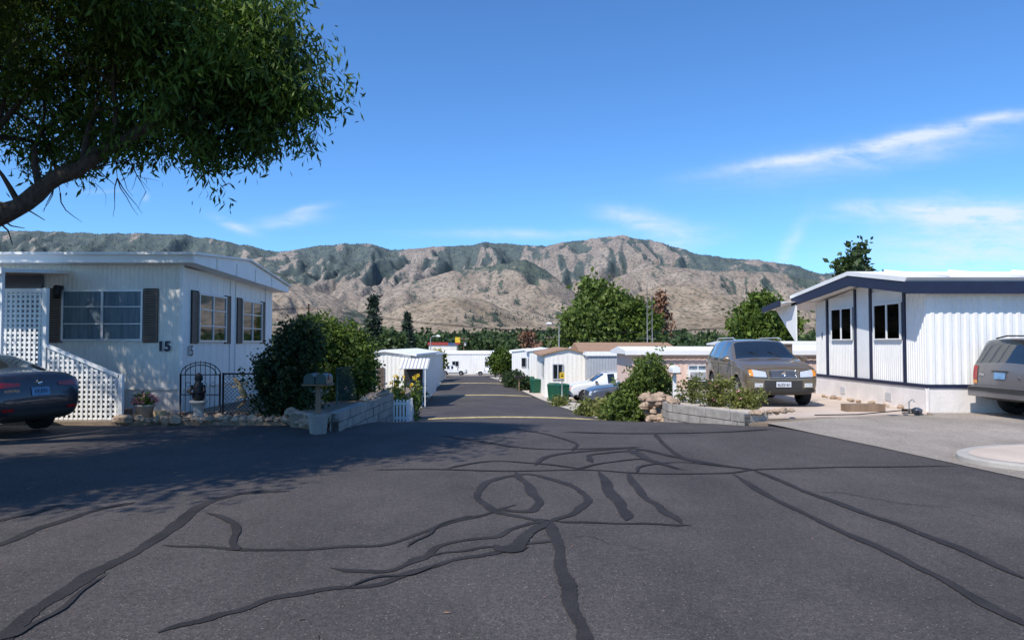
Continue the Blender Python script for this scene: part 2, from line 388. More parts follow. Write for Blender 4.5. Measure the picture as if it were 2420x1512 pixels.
cxI,cyI,RI=8.05,10.05,1.95
for k in range(40):
    t=math.pi*(.5+1.0*k/39); pts.append((cxI+RI*math.cos(t),cyI+RI*.66*math.sin(t)))
pts=[(30,cyI+RI*.66)]+pts+[(30,cyI-RI*.66)]
b.prism(pts[::-1],'z',-.05,.085,'kerb')
ins=[(x+(.15 if i not in(0,len(pts)-1) else 0)*max(0,min(1,(cxI-x)/1.2)), cyI+(y-cyI)*.89) for i,(x,y) in enumerate(pts)]
b.add([(x,y,.089) for x,y in ins],[tuple(range(len(ins)))],'concrete'); b.build('concrete_kerb_island',bevel=.02)

# crack sealer ribbons (laid on the flat asphalt)
def G(px,py):
    y=2816.0/(py-812.0); return ((px-1210)/1760*y,y)
def catmull(p,n=8):
    P=[np.array(q,float) for q in p]; P=[2*P[0]-P[1]]+P+[2*P[-1]-P[-2]]; out=[]
    for i in range(1,len(P)-2):
        for k in range(n):
            t=k/n; a,b_,c,d=P[i-1],P[i],P[i+1],P[i+2]
            out.append(.5*((2*b_)+(-a+c)*t+(2*a-5*b_+4*c-d)*t*t+(-a+3*b_-3*c+d)*t**3))
    out.append(P[-2]); return out
cr=[([(-150,1620),(30,1490),(150,1400),(270,1330),(380,1270),(470,1200),(560,1167),(690,1158)],.10),
([(-60,1310),(0,1288),(120,1240),(250,1200),(330,1185)],.08),([(-60,1245),(0,1230),(90,1210),(160,1190)],.06),
([(390,1285),(500,1290),(650,1297),(800,1290),(930,1280),(1040,1240),(1140,1215),(1220,1190)],.050),
([(380,1488),(480,1460),(560,1440),(650,1410),(760,1390),(900,1375),(1000,1340),(1100,1315),(1190,1300),(1250,1290)],.06),
([(780,1338),(900,1347),(990,1320),(1060,1280),(1170,1265),(1230,1240),(1300,1228)],.055),
([(960,1325),(1010,1310),(1080,1300),(1150,1290),(1230,1285),(1330,1270)],.04),
([(1300,1228),(1315,1280),(1330,1350),(1350,1420),(1380,1512),(1420,1640)],.085),
([(1300,1228),(1240,1222),(1165,1202),(1130,1172),(1150,1140),(1230,1120),(1300,1130),(1370,1158),(1385,1185),(1350,1212),(1300,1230)],.075),
([(1215,1113),(1250,1150),(1272,1190),(1240,1207),(1180,1200)],.09),
([(1415,1112),(1440,1160),(1470,1198),(1480,1228)],.11),
([(1480,1112),(1510,1160),(1560,1200),(1610,1235)],.08),([(1635,1240),(1540,1236),(1400,1233),(1300,1229)],.045),
([(1725,1118),(1850,1190),(2000,1260),(2150,1330),(2260,1390),(2440,1490)],.07),
([(1770,1106),(1900,1160),(2050,1215),(2200,1270),(2440,1375)],.075),
([(880,1110),(1000,1108),(1200,1112),(1400,1110),(1500,1117),(1700,1118),(1770,1110),(1900,1105),(2100,1102),(2260,1101)],.05),
([(1040,1028),(1150,1045),(1260,1060),(1400,1060),(1520,1055)],.06),
([(1265,1100),(1300,1076),(1420,1063),(1500,1060),(1600,1080),(1700,1098),(1780,1110)],.08),
([(1480,1058),(1530,1085),(1600,1108)],.10),([(1400,1092),(1392,1076),(1450,1068),(1540,1062)],.07),
([(1320,1019),(1500,1024),(1700,1020),(1830,1012)],.09),([(1540,1022),(1570,1050),(1620,1085),(1760,1108)],.07),
([(1200,1008),(1300,1028),(1360,1048),(1350,1066)],.05),([(490,1210),(555,1232),(560,1285),(572,1298)],.06),
([(1165,1286),(1215,1298),(1235,1268),(1300,1230)],.11),([(1050,1108),(1150,1090),(1260,1094),(1400,1110)],.05),
([(1350,1110),(1420,1095),(1520,1085),(1620,1112)],.05),([(0,1512),(60,1490),(160,1430),(260,1350)],.03),
([(1140,1215),(1060,1230),(1010,1262),(960,1290)],.03),([(820,1385),(900,1360),(980,1352),(1040,1330)],.03),([(1900,1160),(1990,1165),(2100,1185),(2240,1200)],.012),([(1500,1117),(1520,1100),(1600,1092),(1700,1100)],.04)]
b=MB(); lv=.0085
for ci,(pl,wd) in enumerate(cr):
    P=catmull([G(*p) for p in pl],14); vs=[];fs=[]; n=len(P); lv+=.00022
    f1,f2=random.uniform(.15,.3),random.uniform(.5,.9)
    for i,p in enumerate(P):
        d=P[min(i+1,n-1)]-P[max(i-1,0)]; d=d/(np.linalg.norm(d)+1e-9); nn=np.array([-d[1],d[0]])
        en=min(1,(min(i,n-1-i)+.4)/5)
        wv=wd*.56*en*(1+.16*math.sin(i*f1+ci)+.07*math.sin(i*f2+2*ci)+.06*random.uniform(-1,1))
        j=nn*.012*math.sin(i*f1*1.7+ci*3)
        for sg in (-1,1): q=p+j+nn*sg*wv*(1+.12*random.uniform(-1,1)); vs.append((q[0],q[1],lv+.000002*i+(s(q[1]) if q[1]>12.5 else 0)))
    for i in range(n-1): fs.append((2*i,2*i+2,2*i+3,2*i+1))
    b.add(vs,fs,'tar')
b.build('crack_sealer_lines')
b=MB()
for k in range(34):
    x,y=random.uniform(-6,6),random.uniform(3.6,13); a=random.uniform(0,6.28); P=[]
    for i in range(random.randint(8,22)):
        P.append((x,y)); a+=random.uniform(-.7,.7); x+=math.cos(a)*.05; y+=math.sin(a)*.05
    vs=[];fs=[]
    for i,(x_,y_) in enumerate(P):
        ww=.0022*random.uniform(.3,1.3); vs+= [(x_-ww,y_-ww,.0082+.00001*k),(x_+ww,y_+ww,.0082+.00001*k)]
    for i in range(len(P)-1): fs.append((2*i,2*i+2,2*i+3,2*i+1))
    b.add(vs,fs,'tar')
b.build('hairline_cracks')
lit=np.stack([rng.uniform(-7,5,50),rng.uniform(4.2,14,50),np.full(50,.03)],1); lit=np.concatenate([lit,np.stack([rng.uniform(-6,-4,50),rng.uniform(5,9,50),np.full(50,.03)],1)])
LQ=leaves(lit,1,.0,.045,.018,0); LQ[:,:,2]=.012+np.abs(LQ[:,:,2]-.03)*.25; quads('fallen_leaves',LQ,'leafdead')
for (yb,wd) in ((25.4,.42),(49.1,.5),(71.5,.6)):
    b=MB(); n=8; prof=[(yb-wd/2+wd*i/n, .035*math.sin(math.pi*i/n)) for i in range(n+1)]
    xl,xr=cx(yb)-3.25,cx(yb)+3.25; vs=[];fs=[]
    for (y,h) in prof:
        for i in range(17):
            x=xl+(xr-xl)*i/16; e=min(1,min(i,16-i)/1.5)
            vs.append((x,y,crown(x,y)+.012+h*e))
    for j in range(n):
        for i in range(16): k=j*17+i; fs.append((k,k+1,k+18,k+17))
    b.add(vs,fs,'yellow',True); b.build('speed_bump')

# ------------------------------------------------------------------ windows helper
def window(b,o,u,n,u0,u1,z0,z1,back='curtain',cols=2,rows=2,fr='alum',fw=.045,rowpos=None):
    b.obox(o,u,n,u0,u1,z0,z1,.0,.03,back)
    b.obox(o,u,n,u0+fw,u1-fw,z0+fw,z1-fw,.045,.05,'glass')
    b.obox(o,u,n,u0,u1,z0,z0+fw,.031,.075,fr); b.obox(o,u,n,u0,u1,z1-fw,z1,.031,.075,fr)
    b.obox(o,u,n,u0,u0+fw,z0+fw,z1-fw,.031,.073,fr); b.obox(o,u,n,u1-fw,u1,z0+fw,z1-fw,.031,.073,fr)
    for i in range(1,cols):
        c=u0+(u1-u0)*i/cols; b.obox(o,u,n,c-.028,c+.028,z0+fw,z1-fw,.031,.071,fr)
    for j in range(1,rows):
        c=z0+(z1-z0)*j/rows; b.obox(o,u,n,u0+fw,u1-fw,c-.013,c+.013,.0505,.066,fr)
def shutter(b,o,u,n,u0,u1,z0,z1):
    b.obox(o,u,n,u0,u1,z0,z1,.0,.03,'black')
    b.obox(o,u,n,u0,u0+.035,z0,z1,.031,.055,'brown'); b.obox(o,u,n,u1-.035,u1,z0,z1,.031,.055,'brown')
    k=z0+.02
    while k<z1-.04: b.obox(o,u,n,u0+.036,u1-.036,k,k+.036,.031,.05,'brown'); k+=.055

# ------------------------------------------------------------------ house 15 (left)
H=empty('mobile_home',(0,0,0))
b=MB(); b.box(-16,-7.57,17.03,23.4,-.5,3.28,'cream'); b.build('body',H)
O=(-7.54,17.0,0); UF=(-1,0,0); NF=(0,-1,0); US=(0,1,0); NS=(1,0,0)
b=MB(); b.ribbed(O,UF,NF,0,8.4,.60,3.41,.105,.009,'cream')
b.ribbed(O,UF,NF,0,8.4,.0,.56,.21,.012,'skirt')
b.obox(O,UF,NF,-.03,8.4,.555,.605,.0,.045,'cream')
b.obox(O,UF,NF,-.035,.05,0,3.40,-.02,.03,'trimwhite')
b.build('front_siding',H)
b=MB(); b.obox(O,US,NS,0,6.38,.60,3.36,-.04,.0,'white')
for k in range(1,16): 
    uu=k*.407; b.obox(O,US,NS,uu-.008,uu+.008,.62,3.3,.0,.004,'white')
for uu in (2.9,3.28,5.75): b.obox(O,US,NS,uu-.02,uu+.02,.62,3.3,.0105,.02,'trimwhite')
b.ribbed(O,US,NS,0.05,6.38,0,.56,.21,.012,'skirt'); b.obox(O,US,NS,.02,6.38,.55,.60,.0,.04,'cream')
b.build('side_siding',H)
b=MB(); b.prism([(16.6,3.41),(23.7,3.22),(23.7,3.40),(20.1,3.83),(16.6,3.60)],'x',-16,-7.12,'trimwhite')
b.prism([(16.52,3.585),(16.52,3.64),(20.1,3.87),(23.8,3.44),(23.8,3.41),(20.1,3.835)],'x',-16,-7.04,'roofwhite')
for yy_ in (17.9,19.2,20.6,22.0): b.box(-7.119,-7.105,yy_,yy_+.03,3.40-.026*(yy_-16.6),3.60+.05,'cream')
b.build('roof',H)
b=MB(); window(b,O,UF,NF,.87,2.72,1.66,2.83,'curtain',2,3); shutter(b,O,UF,NF,.54,.86,1.62,2.86); shutter(b,O,UF,NF,2.73,3.06,1.62,2.86); b.build('front_window',H)
b=MB(); window(b,O,US,NS,.80,2.50,1.64,2.82,'dark',2,3); shutter(b,O,US,NS,.46,.79,1.6,2.86); shutter(b,O,US,NS,2.51,2.84,1.6,2.86)
window(b,O,US,NS,3.67,5.28,1.64,2.82,'dark',2,3); shutter(b,O,US,NS,3.35,3.66,1.6,2.86); shutter(b,O,US,NS,5.29,5.58,1.6,2.86); b.build('side_windows',H)
text('15','house_number_front',H,(-7.92,16.955,1.53),(math.radians(90),0,0),.31,'navy',.01,bold=.009)
text('15','house_number_side',H,(-7.515,17.42,1.42),(math.radians(90),0,math.radians(90)),.34,'navy',.001,bold=.003)
b=MB(); b.prism([(14.7,3.02),(17.0,3.20),(17.0,3.27),(14.7,3.09)],'x',-16,-10.1,'trimwhite'); b.box(-16,-10.08,14.66,14.72,2.98,3.12,'trimwhite')
b.box(-10.22,-10.14,14.78,14.86,0,3.02,'trimwhite'); b.build('porch_awning',H)
b=MB(); b.box(-14,-9.7,15.5,16.95,.8,.9,'wood'); 
for k in range(4): b.box(-9.68+.34*k,-9.68+.34*(k+1),15.52,16.4,0,.72-.18*k,'wood')
b.box(-12.6,-10.7,16.90,16.985,.9,3.15,'bluegrey')
b.build('porch_deck',H)
def lattice(b,x0,x1,y,z0,ztop,p=.088,wd=.045):
    x=x0
    while x<x1: b.box(x,x+wd,y,y+.012,z0,ztop(x+wd/2),'trimwhite'); x+=p
    z=z0
    while z<max(ztop(x0),ztop(x1)):
        xe=x1
        if ztop(x1)<z and ztop(x0)>ztop(x1): xe=x0+(x1-x0)*(ztop(x0)-z)/(ztop(x0)-ztop(x1))
        if xe>x0+.05: b.box(x0,xe,y+.0125,y+.024,z,z+wd,'trimwhite')
        z+=p
b=MB(); lattice(b,-12.2,-9.72,15.40,.1,lambda x:2.66,.10,.046); b.box(-9.72,-9.62,15.37,15.47,0,2.75,'trimwhite'); b.box(-12.2,-9.72,15.38,15.45,2.66,2.74,'trimwhite')
b.box(-10.75,-10.68,15.36,15.398,.1,2.66,'trimwhite')
f=lambda x:1.52+(x+9.6)*(-.42)
lattice(b,-9.6,-8.12,15.40,.03,f,.10,.046); b.hexa([(-9.62,15.37,1.53),(-8.1,15.37,.89),(-8.1,15.45,.89),(-9.62,15.45,1.53),(-9.62,15.37,1.60),(-8.1,15.37,.96),(-8.1,15.45,.96),(-9.62,15.45,1.60)],'trimwhite')
b.box(-8.12,-8.03,15.37,15.46,0,.97,'trimwhite'); b.build('porch_lattice',H)
b=MB(); b.box(-10.36,-10.24,16.84,16.98,2.78,2.92,'dark'); b.lathe([(0,.18),(.05,.16),(.09,.02),(.07,-.12),(0,-.14)],(-10.3,16.8,2.75),'z','black',10); b.build('porch_lamp',H)

# ------------------------------------------------------------------ house (right)
H=empty('mobile_home',(0,0,0))
XW=9.6; Y0=17.25; Y1=23.5
b=MB(); b.box(XW+.02,26,Y0+.02,Y1,-.5,2.85,'white'); b.prism([(Y0+.02,2.85),(Y1,2.85),(19.9,3.24)],'x',XW+.02,26,'white'); b.build('body',H)
O=(XW,Y0,0); U1=(1,0,0); N1=(0,-1,0); U2=(0,1,0); N2=(-1,0,0)
topf=lambda u: float(np.interp(u,[0,2.65,6.25],[2.82,3.20,2.85]))
b=MB(); b.ribbed(O,U1,N1,0,16,.66,2.9,.20,.022,'white'); b.obox(O,U1,N1,-.035,16,.58,.66,.0,.05,'navy')
b.obox(O,U1,N1,-.05,16,0,.575,-.01,.02,'skirt'); b.build('front_siding',H)
b=MB(); b.ribbed(O,U2,N2,0,.88,.66,2.9,.10,.015,'white',topf)
b.ribbed(O,U2,N2,.98,2.6,.66,1.62,.10,.012,'white'); b.ribbed(O,U2,N2,3.6,5.3,.66,1.62,.10,.012,'white')
b.ribbed(O,U2,N2,5.45,6.25,.66,2.9,.10,.012,'white',topf)
b.obox(O,U2,N2,2.6,3.6,.66,3.15,-.01,.004,'trimwhite')
b.obox(O,U2,N2,.98,2.6,1.62,2.95,-.01,.004,'trimwhite'); b.obox(O,U2,N2,3.6,5.3,1.62,2.95,-.01,.004,'trimwhite')
for uu in (.93,2.64,3.53,5.38): b.obox(O,U2,N2,uu-.055,uu+.055,.66,topf(uu),.0,.04,'navy')
b.obox(O,U2,N2,-.04,6.3,.58,.66,.0,.05,'navy'); b.obox(O,U2,N2,-.05,6.3,0,.575,-.01,.02,'skirt')
for uu in (1.6,4.2): b.obox(O,U2,N2,uu,uu+.3,.15,.35,.021,.035,'alum')
b.build('side_siding',H)
b=MB(); window(b,O,U2,N2,1.05,2.40,1.70,2.62,'blind',2,1,'trimwhite',.03); window(b,O,U2,N2,3.68,5.02,1.70,2.62,'blind',2,1,'trimwhite',.03); b.build('side_windows',H)
b=MB()
b.prism([(17.0,3.02),(19.9,3.42),(19.9,3.53),(16.9,3.11)],'x',8.98,26,'roofwhite')
b.prism([(19.9,3.42),(24.0,3.05),(24.05,3.14),(19.9,3.53)],'x',8.98,26,'roofwhite')
b.prism([(17.06,2.95),(19.9,3.34),(23.9,2.98),(23.9,2.90),(19.9,3.24),(17.06,2.86)],'x',9.07,26,'trimwhite')
b.build('roof',H)
b=MB()
b.prism([(17.0,2.76),(19.9,3.14),(19.9,3.419),(17.0,3.019)],'x',9.0,9.06,'navy')
b.prism([(19.9,3.14),(23.98,2.80),(23.98,3.049),(19.9,3.419)],'x',9.0,9.06,'navy')
b.box(9.0,26,16.94,16.997,2.74,3.017,'navy'); b.build('fascia',H)
b=MB(); b.prism([(23.55,2.92),(25.6,2.74),(25.6,2.82),(23.99,2.96)],'x',8.7,16,'trimwhite')
b.prism([(23.99,2.79),(25.64,2.65),(25.64,2.84),(23.99,2.99)],'x',8.6,8.66,'navy')
b.prism([(23.6,2.90),(25.4,2.75),(23.6,1.62)],'x',9.0,9.04,'trimwhite')
b.build('side_awning',H)
text('1','house_number',H,(9.575,23.0,1.85),(math.radians(90),0,math.radians(-90)),.24,'navy',.01)
b=MB()
for k in range(9): b.tube([(10+k*1.7,16.98,3.12),(10+k*1.7,19.9,3.55)],.03,'roofwhite',6)
b.build('roof_seams',H)

# ------------------------------------------------------------------ generic mobile home
def mhome(name,x0,x1,y0,y1,zb,zt,wall,roof,wins=(),side=None,rise=.35,pitch=.2,oh=.3,ridge='y',fr=.03):
    H=empty(name); b=MB(); b.box(x0+.02,x1-.02,y0+.02,y1,zb,zt,wall)
    xm=(x0+x1)/2
    if ridge=='y': b.prism([(x0+.02,zt),(x1-.02,zt),(xm,zt+rise)],'y',y0+.02,y1,wall)
    b.build('walls',H)
    b=MB(); b.ribbed((x0,y0,0),(1,0,0),(0,-1,0),0,x1-x0,zb,zt+.02,pitch,.010,wall)
    b.ribbed((x0 if side!='R' else x1,y0,0),(0,1,0),(-1,0,0) if side!='R' else (1,0,0),0,y1-y0,zb,zt,pitch,.010,wall); b.build('siding',H)
    b=MB()
    if ridge=='y':
        t=.10
        b.prism([(x0-oh,zt-.05),(xm,zt+rise),(xm,zt+rise+t),(x0-oh,zt-.05+t)],'y',y0-oh*.4,y1+oh,roof)
        b.prism([(xm,zt+rise),(x1+oh,zt-.05),(x1+oh,zt-.05+t),(xm,zt+rise+t)],'y',y0-oh*.4,y1+oh,roof)
    else:
        ym=(y0+y1)/2; b.prism([(y0-.08,zt),(y1+.08,zt),(y1+.08,zt+.12),(ym,zt+rise),(y0-.08,zt+.12)],'x',x0-oh,x1+oh,roof)
        b.box(x0-oh-.02,x1+oh+.02,y0-.12,y0-.082,zt-.03,zt+.14,'trimwhite')
    b.build('roof',H)
    b=MB()
    for wdef in wins:
        fc,u0,u1,z0,z1,bk,sh=wdef
        if fc=='F': o,u,n=(x0,y0,0),(1,0,0),(0,-1,0)
        elif fc=='L': o,u,n=(x0,y0,0),(0,1,0),(-1,0,0)
        else: o,u,n=(x1,y0,0),(0,1,0),(1,0,0)
        n_=Vector(n)*.02; o=tuple(Vector(o)+n_)
        window(b,o,u,n,u0,u1,z0,z1,bk,2,1,'alum',.05)
        if sh: shutter(b,o,u,n,u0-.35,u0-.02,z0,z1); shutter(b,o,u,n,u1+.02,u1+.35,z0,z1)
    if wins: b.build('windows',H)
    return H
h=mhome('beige_mobile_home',4.86,15,30,34.5,-1.3,1.18,'pink','roofwhite',[('F',2.2,3.0,-.1,.75,'curtain',False)],rise=.30,pitch=.25,ridge='x')
b=MB(); b.box(7.0,7.75,29.55,29.93,.12,.55,'trimwhite'); b.box(7.06,7.69,29.53,29.549,.18,.48,'greymetal')
b.box(4.7,15.2,29.80,29.875,1.06,1.12,'brown'); b.build('window_air_conditioner',h)
mhome('grey_metal_shed',4.7,7.7,46,50,-1.9,.88,'greymetal','roofwhite',rise=.15,pitch=.18,ridge='x',oh=.15)
h=mhome('shingled_mobile_home',2.1,5.0,48,62,-1.95,.86,'cream','shingle',[('L',1.5,2.5,-.6,.4,'dark',False),('F',.5,1.2,-.7,.3,'dark',False)],rise=.38,pitch=.3,ridge='y',oh=.35)
mhome('shingled_mobile_home',5.2,12,54,64,-2,.9,'cream','shingle',rise=.8,ridge='x')
mhome('white_mobile_home',1.5,4.3,64,76,-2.3,.95,'white','roofwhite',[('L',2,3,-.6,.3,'dark',False)],rise=.2,ridge='y')
mhome('white_mobile_home',.0,4.2,80,92,-2.7,.75,'white','roofwhite',[('F',1,2,-.9,.1,'dark',False)],rise=.2,ridge='y')
mhome('white_mobile_home',14,24,42,48,-1.8,1.25,'white','roofwhite',rise=.3,ridge='x')
mhome('pink_mobile_home',16.5,30,56,62,-2,1.5,'pink','roofwhite',rise=.3,ridge='x')
mhome('white_mobile_home',6,15,70,76,-2.4,1.0,'white','roofwhite',rise=.3,ridge='x')
h=mhome('white_mobile_home',-7.4,-4.9,36,48,-1.5,1.05,'cream','roofwhite',[('F',.35,.9,-.55,.45,'dark',True)],side='R',rise=.16,pitch=.2,ridge='y')
b=MB()
for k in range(8): b.prism([(35.0+.0,.42),(36,.86),(36,.90),(35.0,.46)],'x',-5.3+k*.17,-5.3+k*.17+.09,'trimwhite'); 
for k in range(8): b.prism([(35.0,.41),(36,.85),(36,.89),(35.0,.45)],'x',-5.3+k*.17+.091,-5.3+k*.17+.169,'greymetal')
b.box(-5.25,-5.21,35.03,35.07,-1.4,.42,'trimwhite'); b.box(-4.1,-4.06,35.03,35.07,-1.4,.42,'trimwhite'); b.box(-5.2,-4.3,35.95,35.975,-1.0,.5,'dark'); b.build('striped_awning',h)
b=MB(); b.box(-7.6,-7.45,35.2,35.3,-1.4,.8,'wood'); b.box(-8.1,-7.62,35.2,35.24,-1.4,.75,'wood'); b.build('wooden_gate')
mhome('white_mobile_home',-9.3,-6.6,56,68,-2.2,.7,'white','roofwhite',side='R',rise=.2)
mhome('white_mobile_home',-11.5,-8.3,78,92,-2.8,.4,'cream','roofwhite',side='R',rise=.2)
mhome('long_white_mobile_home',-17,1.5,137,142,-4.4,-.3,'white','roofwhite',[('F',6,7.2,-2.6,-1.6,'dark',False),('F',12,13.4,-2.6,-1.6,'dark',False)],rise=.6,pitch=.5,ridge='x')
mhome('long_white_mobile_home',-42,-19,128,133,-4.4,-.4,'cream','roofwhite',rise=.6,pitch=.5,ridge='x')
mhome('long_white_mobile_home',3,24,128,134,-4.4,-.4,'cream','roofwhite',rise=.6,pitch=.5,ridge='x')
M['redroof']=mat('red_fascia',(.35,.05,.04),.6,.1,3); M['blueroof']=mat('blue_fascia',(.06,.10,.25),.6,.1,3)
b=MB(); b.box(-24,-16,215,222,-6,1.2,'cream'); b.box(-24.3,-18.4,214.7,222.3,1.2,2.0,'redroof'); b.box(-18.35,-15.7,214.7,222.3,1.2,1.8,'blueroof'); b.build('distant_shop_building')
b=MB(); b.tube([(-15.3,210,-6),(-15.3,210,2)],.2,'pole'); b.box(-16.0,-14.6,209.8,210.2,1.4,3.4,'signyellow'); b.box(-16,-14.6,209.6,209.79,1.4,1.9,'redroof'); b.build('distant_pole_sign')

# ------------------------------------------------------------------ walls, rocks
def blockwall(name,pts,hb,top,bw=.40,bh=.18,th=.2):
    b=MB()
    for (p,q) in zip(pts[:-1],pts[1:]):
        p=Vector((*p,0)); q=Vector((*q,0)); d=(q-p); Lg=d.length; d.normalize(); n=Vector((d.y,-d.x,0))
        nrow=int((top-hb)/bh+.99)
        for r in range(nrow):
            z1=top-r*bh; z0=z1-bh+.016; off=(r%2)*bw/2; u=-off
            while u<Lg:
                a=max(u,0); c=min(u+bw-.016,Lg)
                if c-a>.03: b.obox(p,d,n,a,c,z0,z1,-th/2+random.uniform(-.012,.012),th/2+random.uniform(-.012,.012),'block')
                u+=bw
        b.obox(p,d,n,0,Lg,hb,top-.02,-th/2+.03,th/2-.03,'mortar')
    return b.build(name)
blockwall('block_retaining_wall',[(-3.25,13.72),(-3.15,19.2)],-.55,.34)
blockwall('block_retaining_wall',[(4.72,14.98),(3.72,17.3),(3.68,24)],-1.0,.20)
b=MB(); b.prism([(-4.3,14.5),(-3.35,13.85),(-3.22,19.2),(-4.3,19.2)],'z',-.2,.24,'soil'); b.build('raised_garden_bed')
def rocks(name,items,mt='rock'):
    b=MB()
    for (x,y,z,r) in items:
        bm=bmesh.new(); bmesh.ops.create_icosphere(bm,subdivisions=2,radius=1)
        sc=Vector((random.uniform(.8,1.3),random.uniform(.7,1.1),random.uniform(.55,.85)))*r; a=random.uniform(0,6.28); fq=random.uniform(1.5,3); ph=random.uniform(0,9)
        R=Matrix.Rotation(a,3,'Z')
        for v in bm.verts:
            c=v.co; k=1+.22*math.sin(c.x*fq*2+ph)*math.cos(c.y*fq*1.7+ph)+.12*math.sin(c.z*5+ph)
            v.co=R@Vector((c.x*sc.x*k,c.y*sc.y*k,c.z*sc.z*k))+Vector((x,y,z))
        b.add([v.co for v in bm.verts],[tuple(v.index for v in f_.verts) for f_ in bm.faces],mt,False); bm.free()
    return b.build(name)
it=[(x,15.18+random.uniform(-.12,.12),.06,random.uniform(.07,.15)) for x in np.arange(-8.0,-4.1,.17)]
it+=[(random.uniform(-7.9,-4.6),random.uniform(15.3,16.6),.05,random.uniform(.05,.14)) for _ in range(40)]
it+=[(-4.45+t*1.05+random.uniform(-.05,.05),14.95-t*1.15+random.uniform(-.05,.05),.08+.12*k,random.uniform(.10,.17)) for t in np.arange(0,1,.13) for k in (0,1)]
rocks('border_rocks',it)
it=[(random.uniform(3.3,4.0),random.uniform(18.0,19.0),-.4+random.random()*.7,random.uniform(.08,.17)) for _ in range(70)]
rocks('rock_pile',it)
it=[(4.85+i*.17+random.uniform(-.05,.05),15.2+i*.10,.19,random.uniform(.06,.12)) for i in range(7)]+[(3.72+random.uniform(-.1,.1),y,.24,random.uniform(.07,.12)) for y in np.arange(17.4,23,.22)]+[(-3.2+random.uniform(-.06,.06),y,.38,random.uniform(.06,.12)) for y in np.arange(16.2,19,.2)]
it+=[(9.2+random.uniform(-.15,.2),y,.08,random.uniform(.05,.1)) for y in np.arange(18,22,.35)]
rocks('edging_rocks',it)
for sg,nm in ((-1,'verge'),(1,'verge')):
    sheet('gravel_verge',[27,30,36,45,55,70,90,115],(lambda y:cx(y)-4.6) if sg<0 else (lambda y:cx(y)+3.36),(lambda y:cx(y)-3.36) if sg<0 else (lambda y:cx(y)+4.8),2,.03,'gravel')

# ------------------------------------------------------------------ vegetation
def bush(name,ells,dens,per,spread,Lf,Wf,mt,stems=None,droop=.1,extra=None,shell=.4,sub=0,subr=.15):
    e=empty(name)
    quads('leaves',leaves(clumps(ells,dens,shell,sub,subr),per,spread,Lf,Wf,droop),mt,e)
    b=MB(); c,r,_=ells[0]
    for k in range(7):
        a=random.uniform(0,6.28); zb=min(el[0][2]-el[1][2] for el in ells)-.15
        b.tube([(c[0]+.1*math.cos(a),c[1]+.1*math.sin(a),zb),(c[0]+r[0]*.35*math.cos(a),c[1]+r[1]*.35*math.sin(a),c[2]),(c[0]+r[0]*.7*math.cos(a),c[1]+r[1]*.7*math.sin(a),c[2]+r[2]*.5)],[.03,.02,.008],'bark',6)
    b.build('stems',e)
    if extra:
        for (m2,n2,L2,W2) in extra: quads('flowers',leaves(clumps(ells,n2,.15),5,.02,L2,W2,0),m2,e)
    return e
bush('dark_hedge',[((-4.65,15.7,1.0),(.62,.5,1.0),900),((-4.95,15.75,.75),(.42,.5,.8),400),((-4.45,15.7,1.7),(.35,.4,.35),250)],1,16,.05,.07,.04,'leafdark',sub=9,subr=.12)
bush('green_shrub',[((-4.25,18.2,1.3),(.7,.7,.8),700),((-4.7,18.4,1.8),(.5,.6,.45),300),((-3.75,18.0,1.2),(.42,.5,.65),300),((-4.0,18,.6),(.7,.7,.5),250)],1,16,.05,.08,.045,'leafmid',sub=12,subr=.13)
bush('green_shrub',[((3.4,20.4,.15),(.62,.65,.58),550),((3.8,20.3,.8),(.38,.45,.42),220),((3.1,20.2,-.15),(.42,.45,.42),220),((4.0,20.5,.3),(.35,.4,.5),150)],1,16,.05,.09,.05,'leafpale',sub=12,subr=.13)
bush('rose_bush',[((4.75,17.2,.48),(.42,.4,.28),190),((5.15,16.6,.42),(.38,.35,.25),190),((4.35,18.2,.5),(.3,.3,.3),100)],1,12,.04,.06,.035,'leafrose',extra=[('petalp',.05,.03,.025)],sub=7,subr=.10)
bush('yellow_bush',[((-9.2,90,-.4),(1.2,1.2,1.3),300)],1,10,.15,.3,.2,'leafyel')
bush('round_bush',[((-1.4,96,-.8),(1.6,1.4,1.6),400),((-1.4,96,.2),(.9,.9,.7),150)],1,12,.15,.3,.18,'leafmid')
bush('low_hedge',[((.3,64,-1.6),(.8,2,.8),300),((-.2,70,-1.7),(.7,2,.6),250),((1.0,59,-1.6),(.6,1,.6),150)],1,10,.12,.2,.12,'leafdark')
bush('low_hedge',[((-7.6,60,-1.8),(.6,3,.5),250),((-5.3,42,-1.3),(.4,2,.35),200),((-5.0,37,-1.2),(.35,1,.4),150)],1,10,.10,.16,.1,'leafmid')
bush('low_hedge',[((2.4,38,-1.45),(.4,1.5,.3),150),((3.0,29,-1.0),(.5,1.2,.4),200),((3.3,25,-.6),(.4,.8,.4),150)],1,10,.10,.12,.07,'leafrose')
sf=empty('sunflowers')
b=MB(); cen=[]
for k in range(16):
    x=-3.0+random.uniform(-.35,.40); y=20.3+random.uniform(-.4,.6); hgt=random.uniform(.6,1.25)
    b.tube([(x,y,-.5),(x+random.uniform(-.05,.05),y,-.5+hgt)],.012,M['leafmid'],5); cen.append((x,y-.02,-.5+hgt))
b.build('stalks',sf); cen=np.array(cen)
quads('flower_heads',leaves(cen,14,.012,.07,.04,0),'petal',sf)
st=np.concatenate([cen+np.array([0,0,-d]) for d in (.15,.3,.45,.6)]); quads('leaves',leaves(st,7,.05,.12,.08,.2),'leafpale',sf)
b=MB()
for k in range(9): 
    x=-3.42+k*.085; b.box(x,x+.05,19.3,19.325,-.52,.14+.02*(k%2),'trimwhite')
for z in (-.35,.02): b.box(-3.45,-2.68,19.326,19.36,z,z+.06,'trimwhite')
for k in range(9):
    y=19.4+k*.11; b.box(-2.70,-2.675,y,y+.06,-.52-.01*k,.14,'trimwhite')
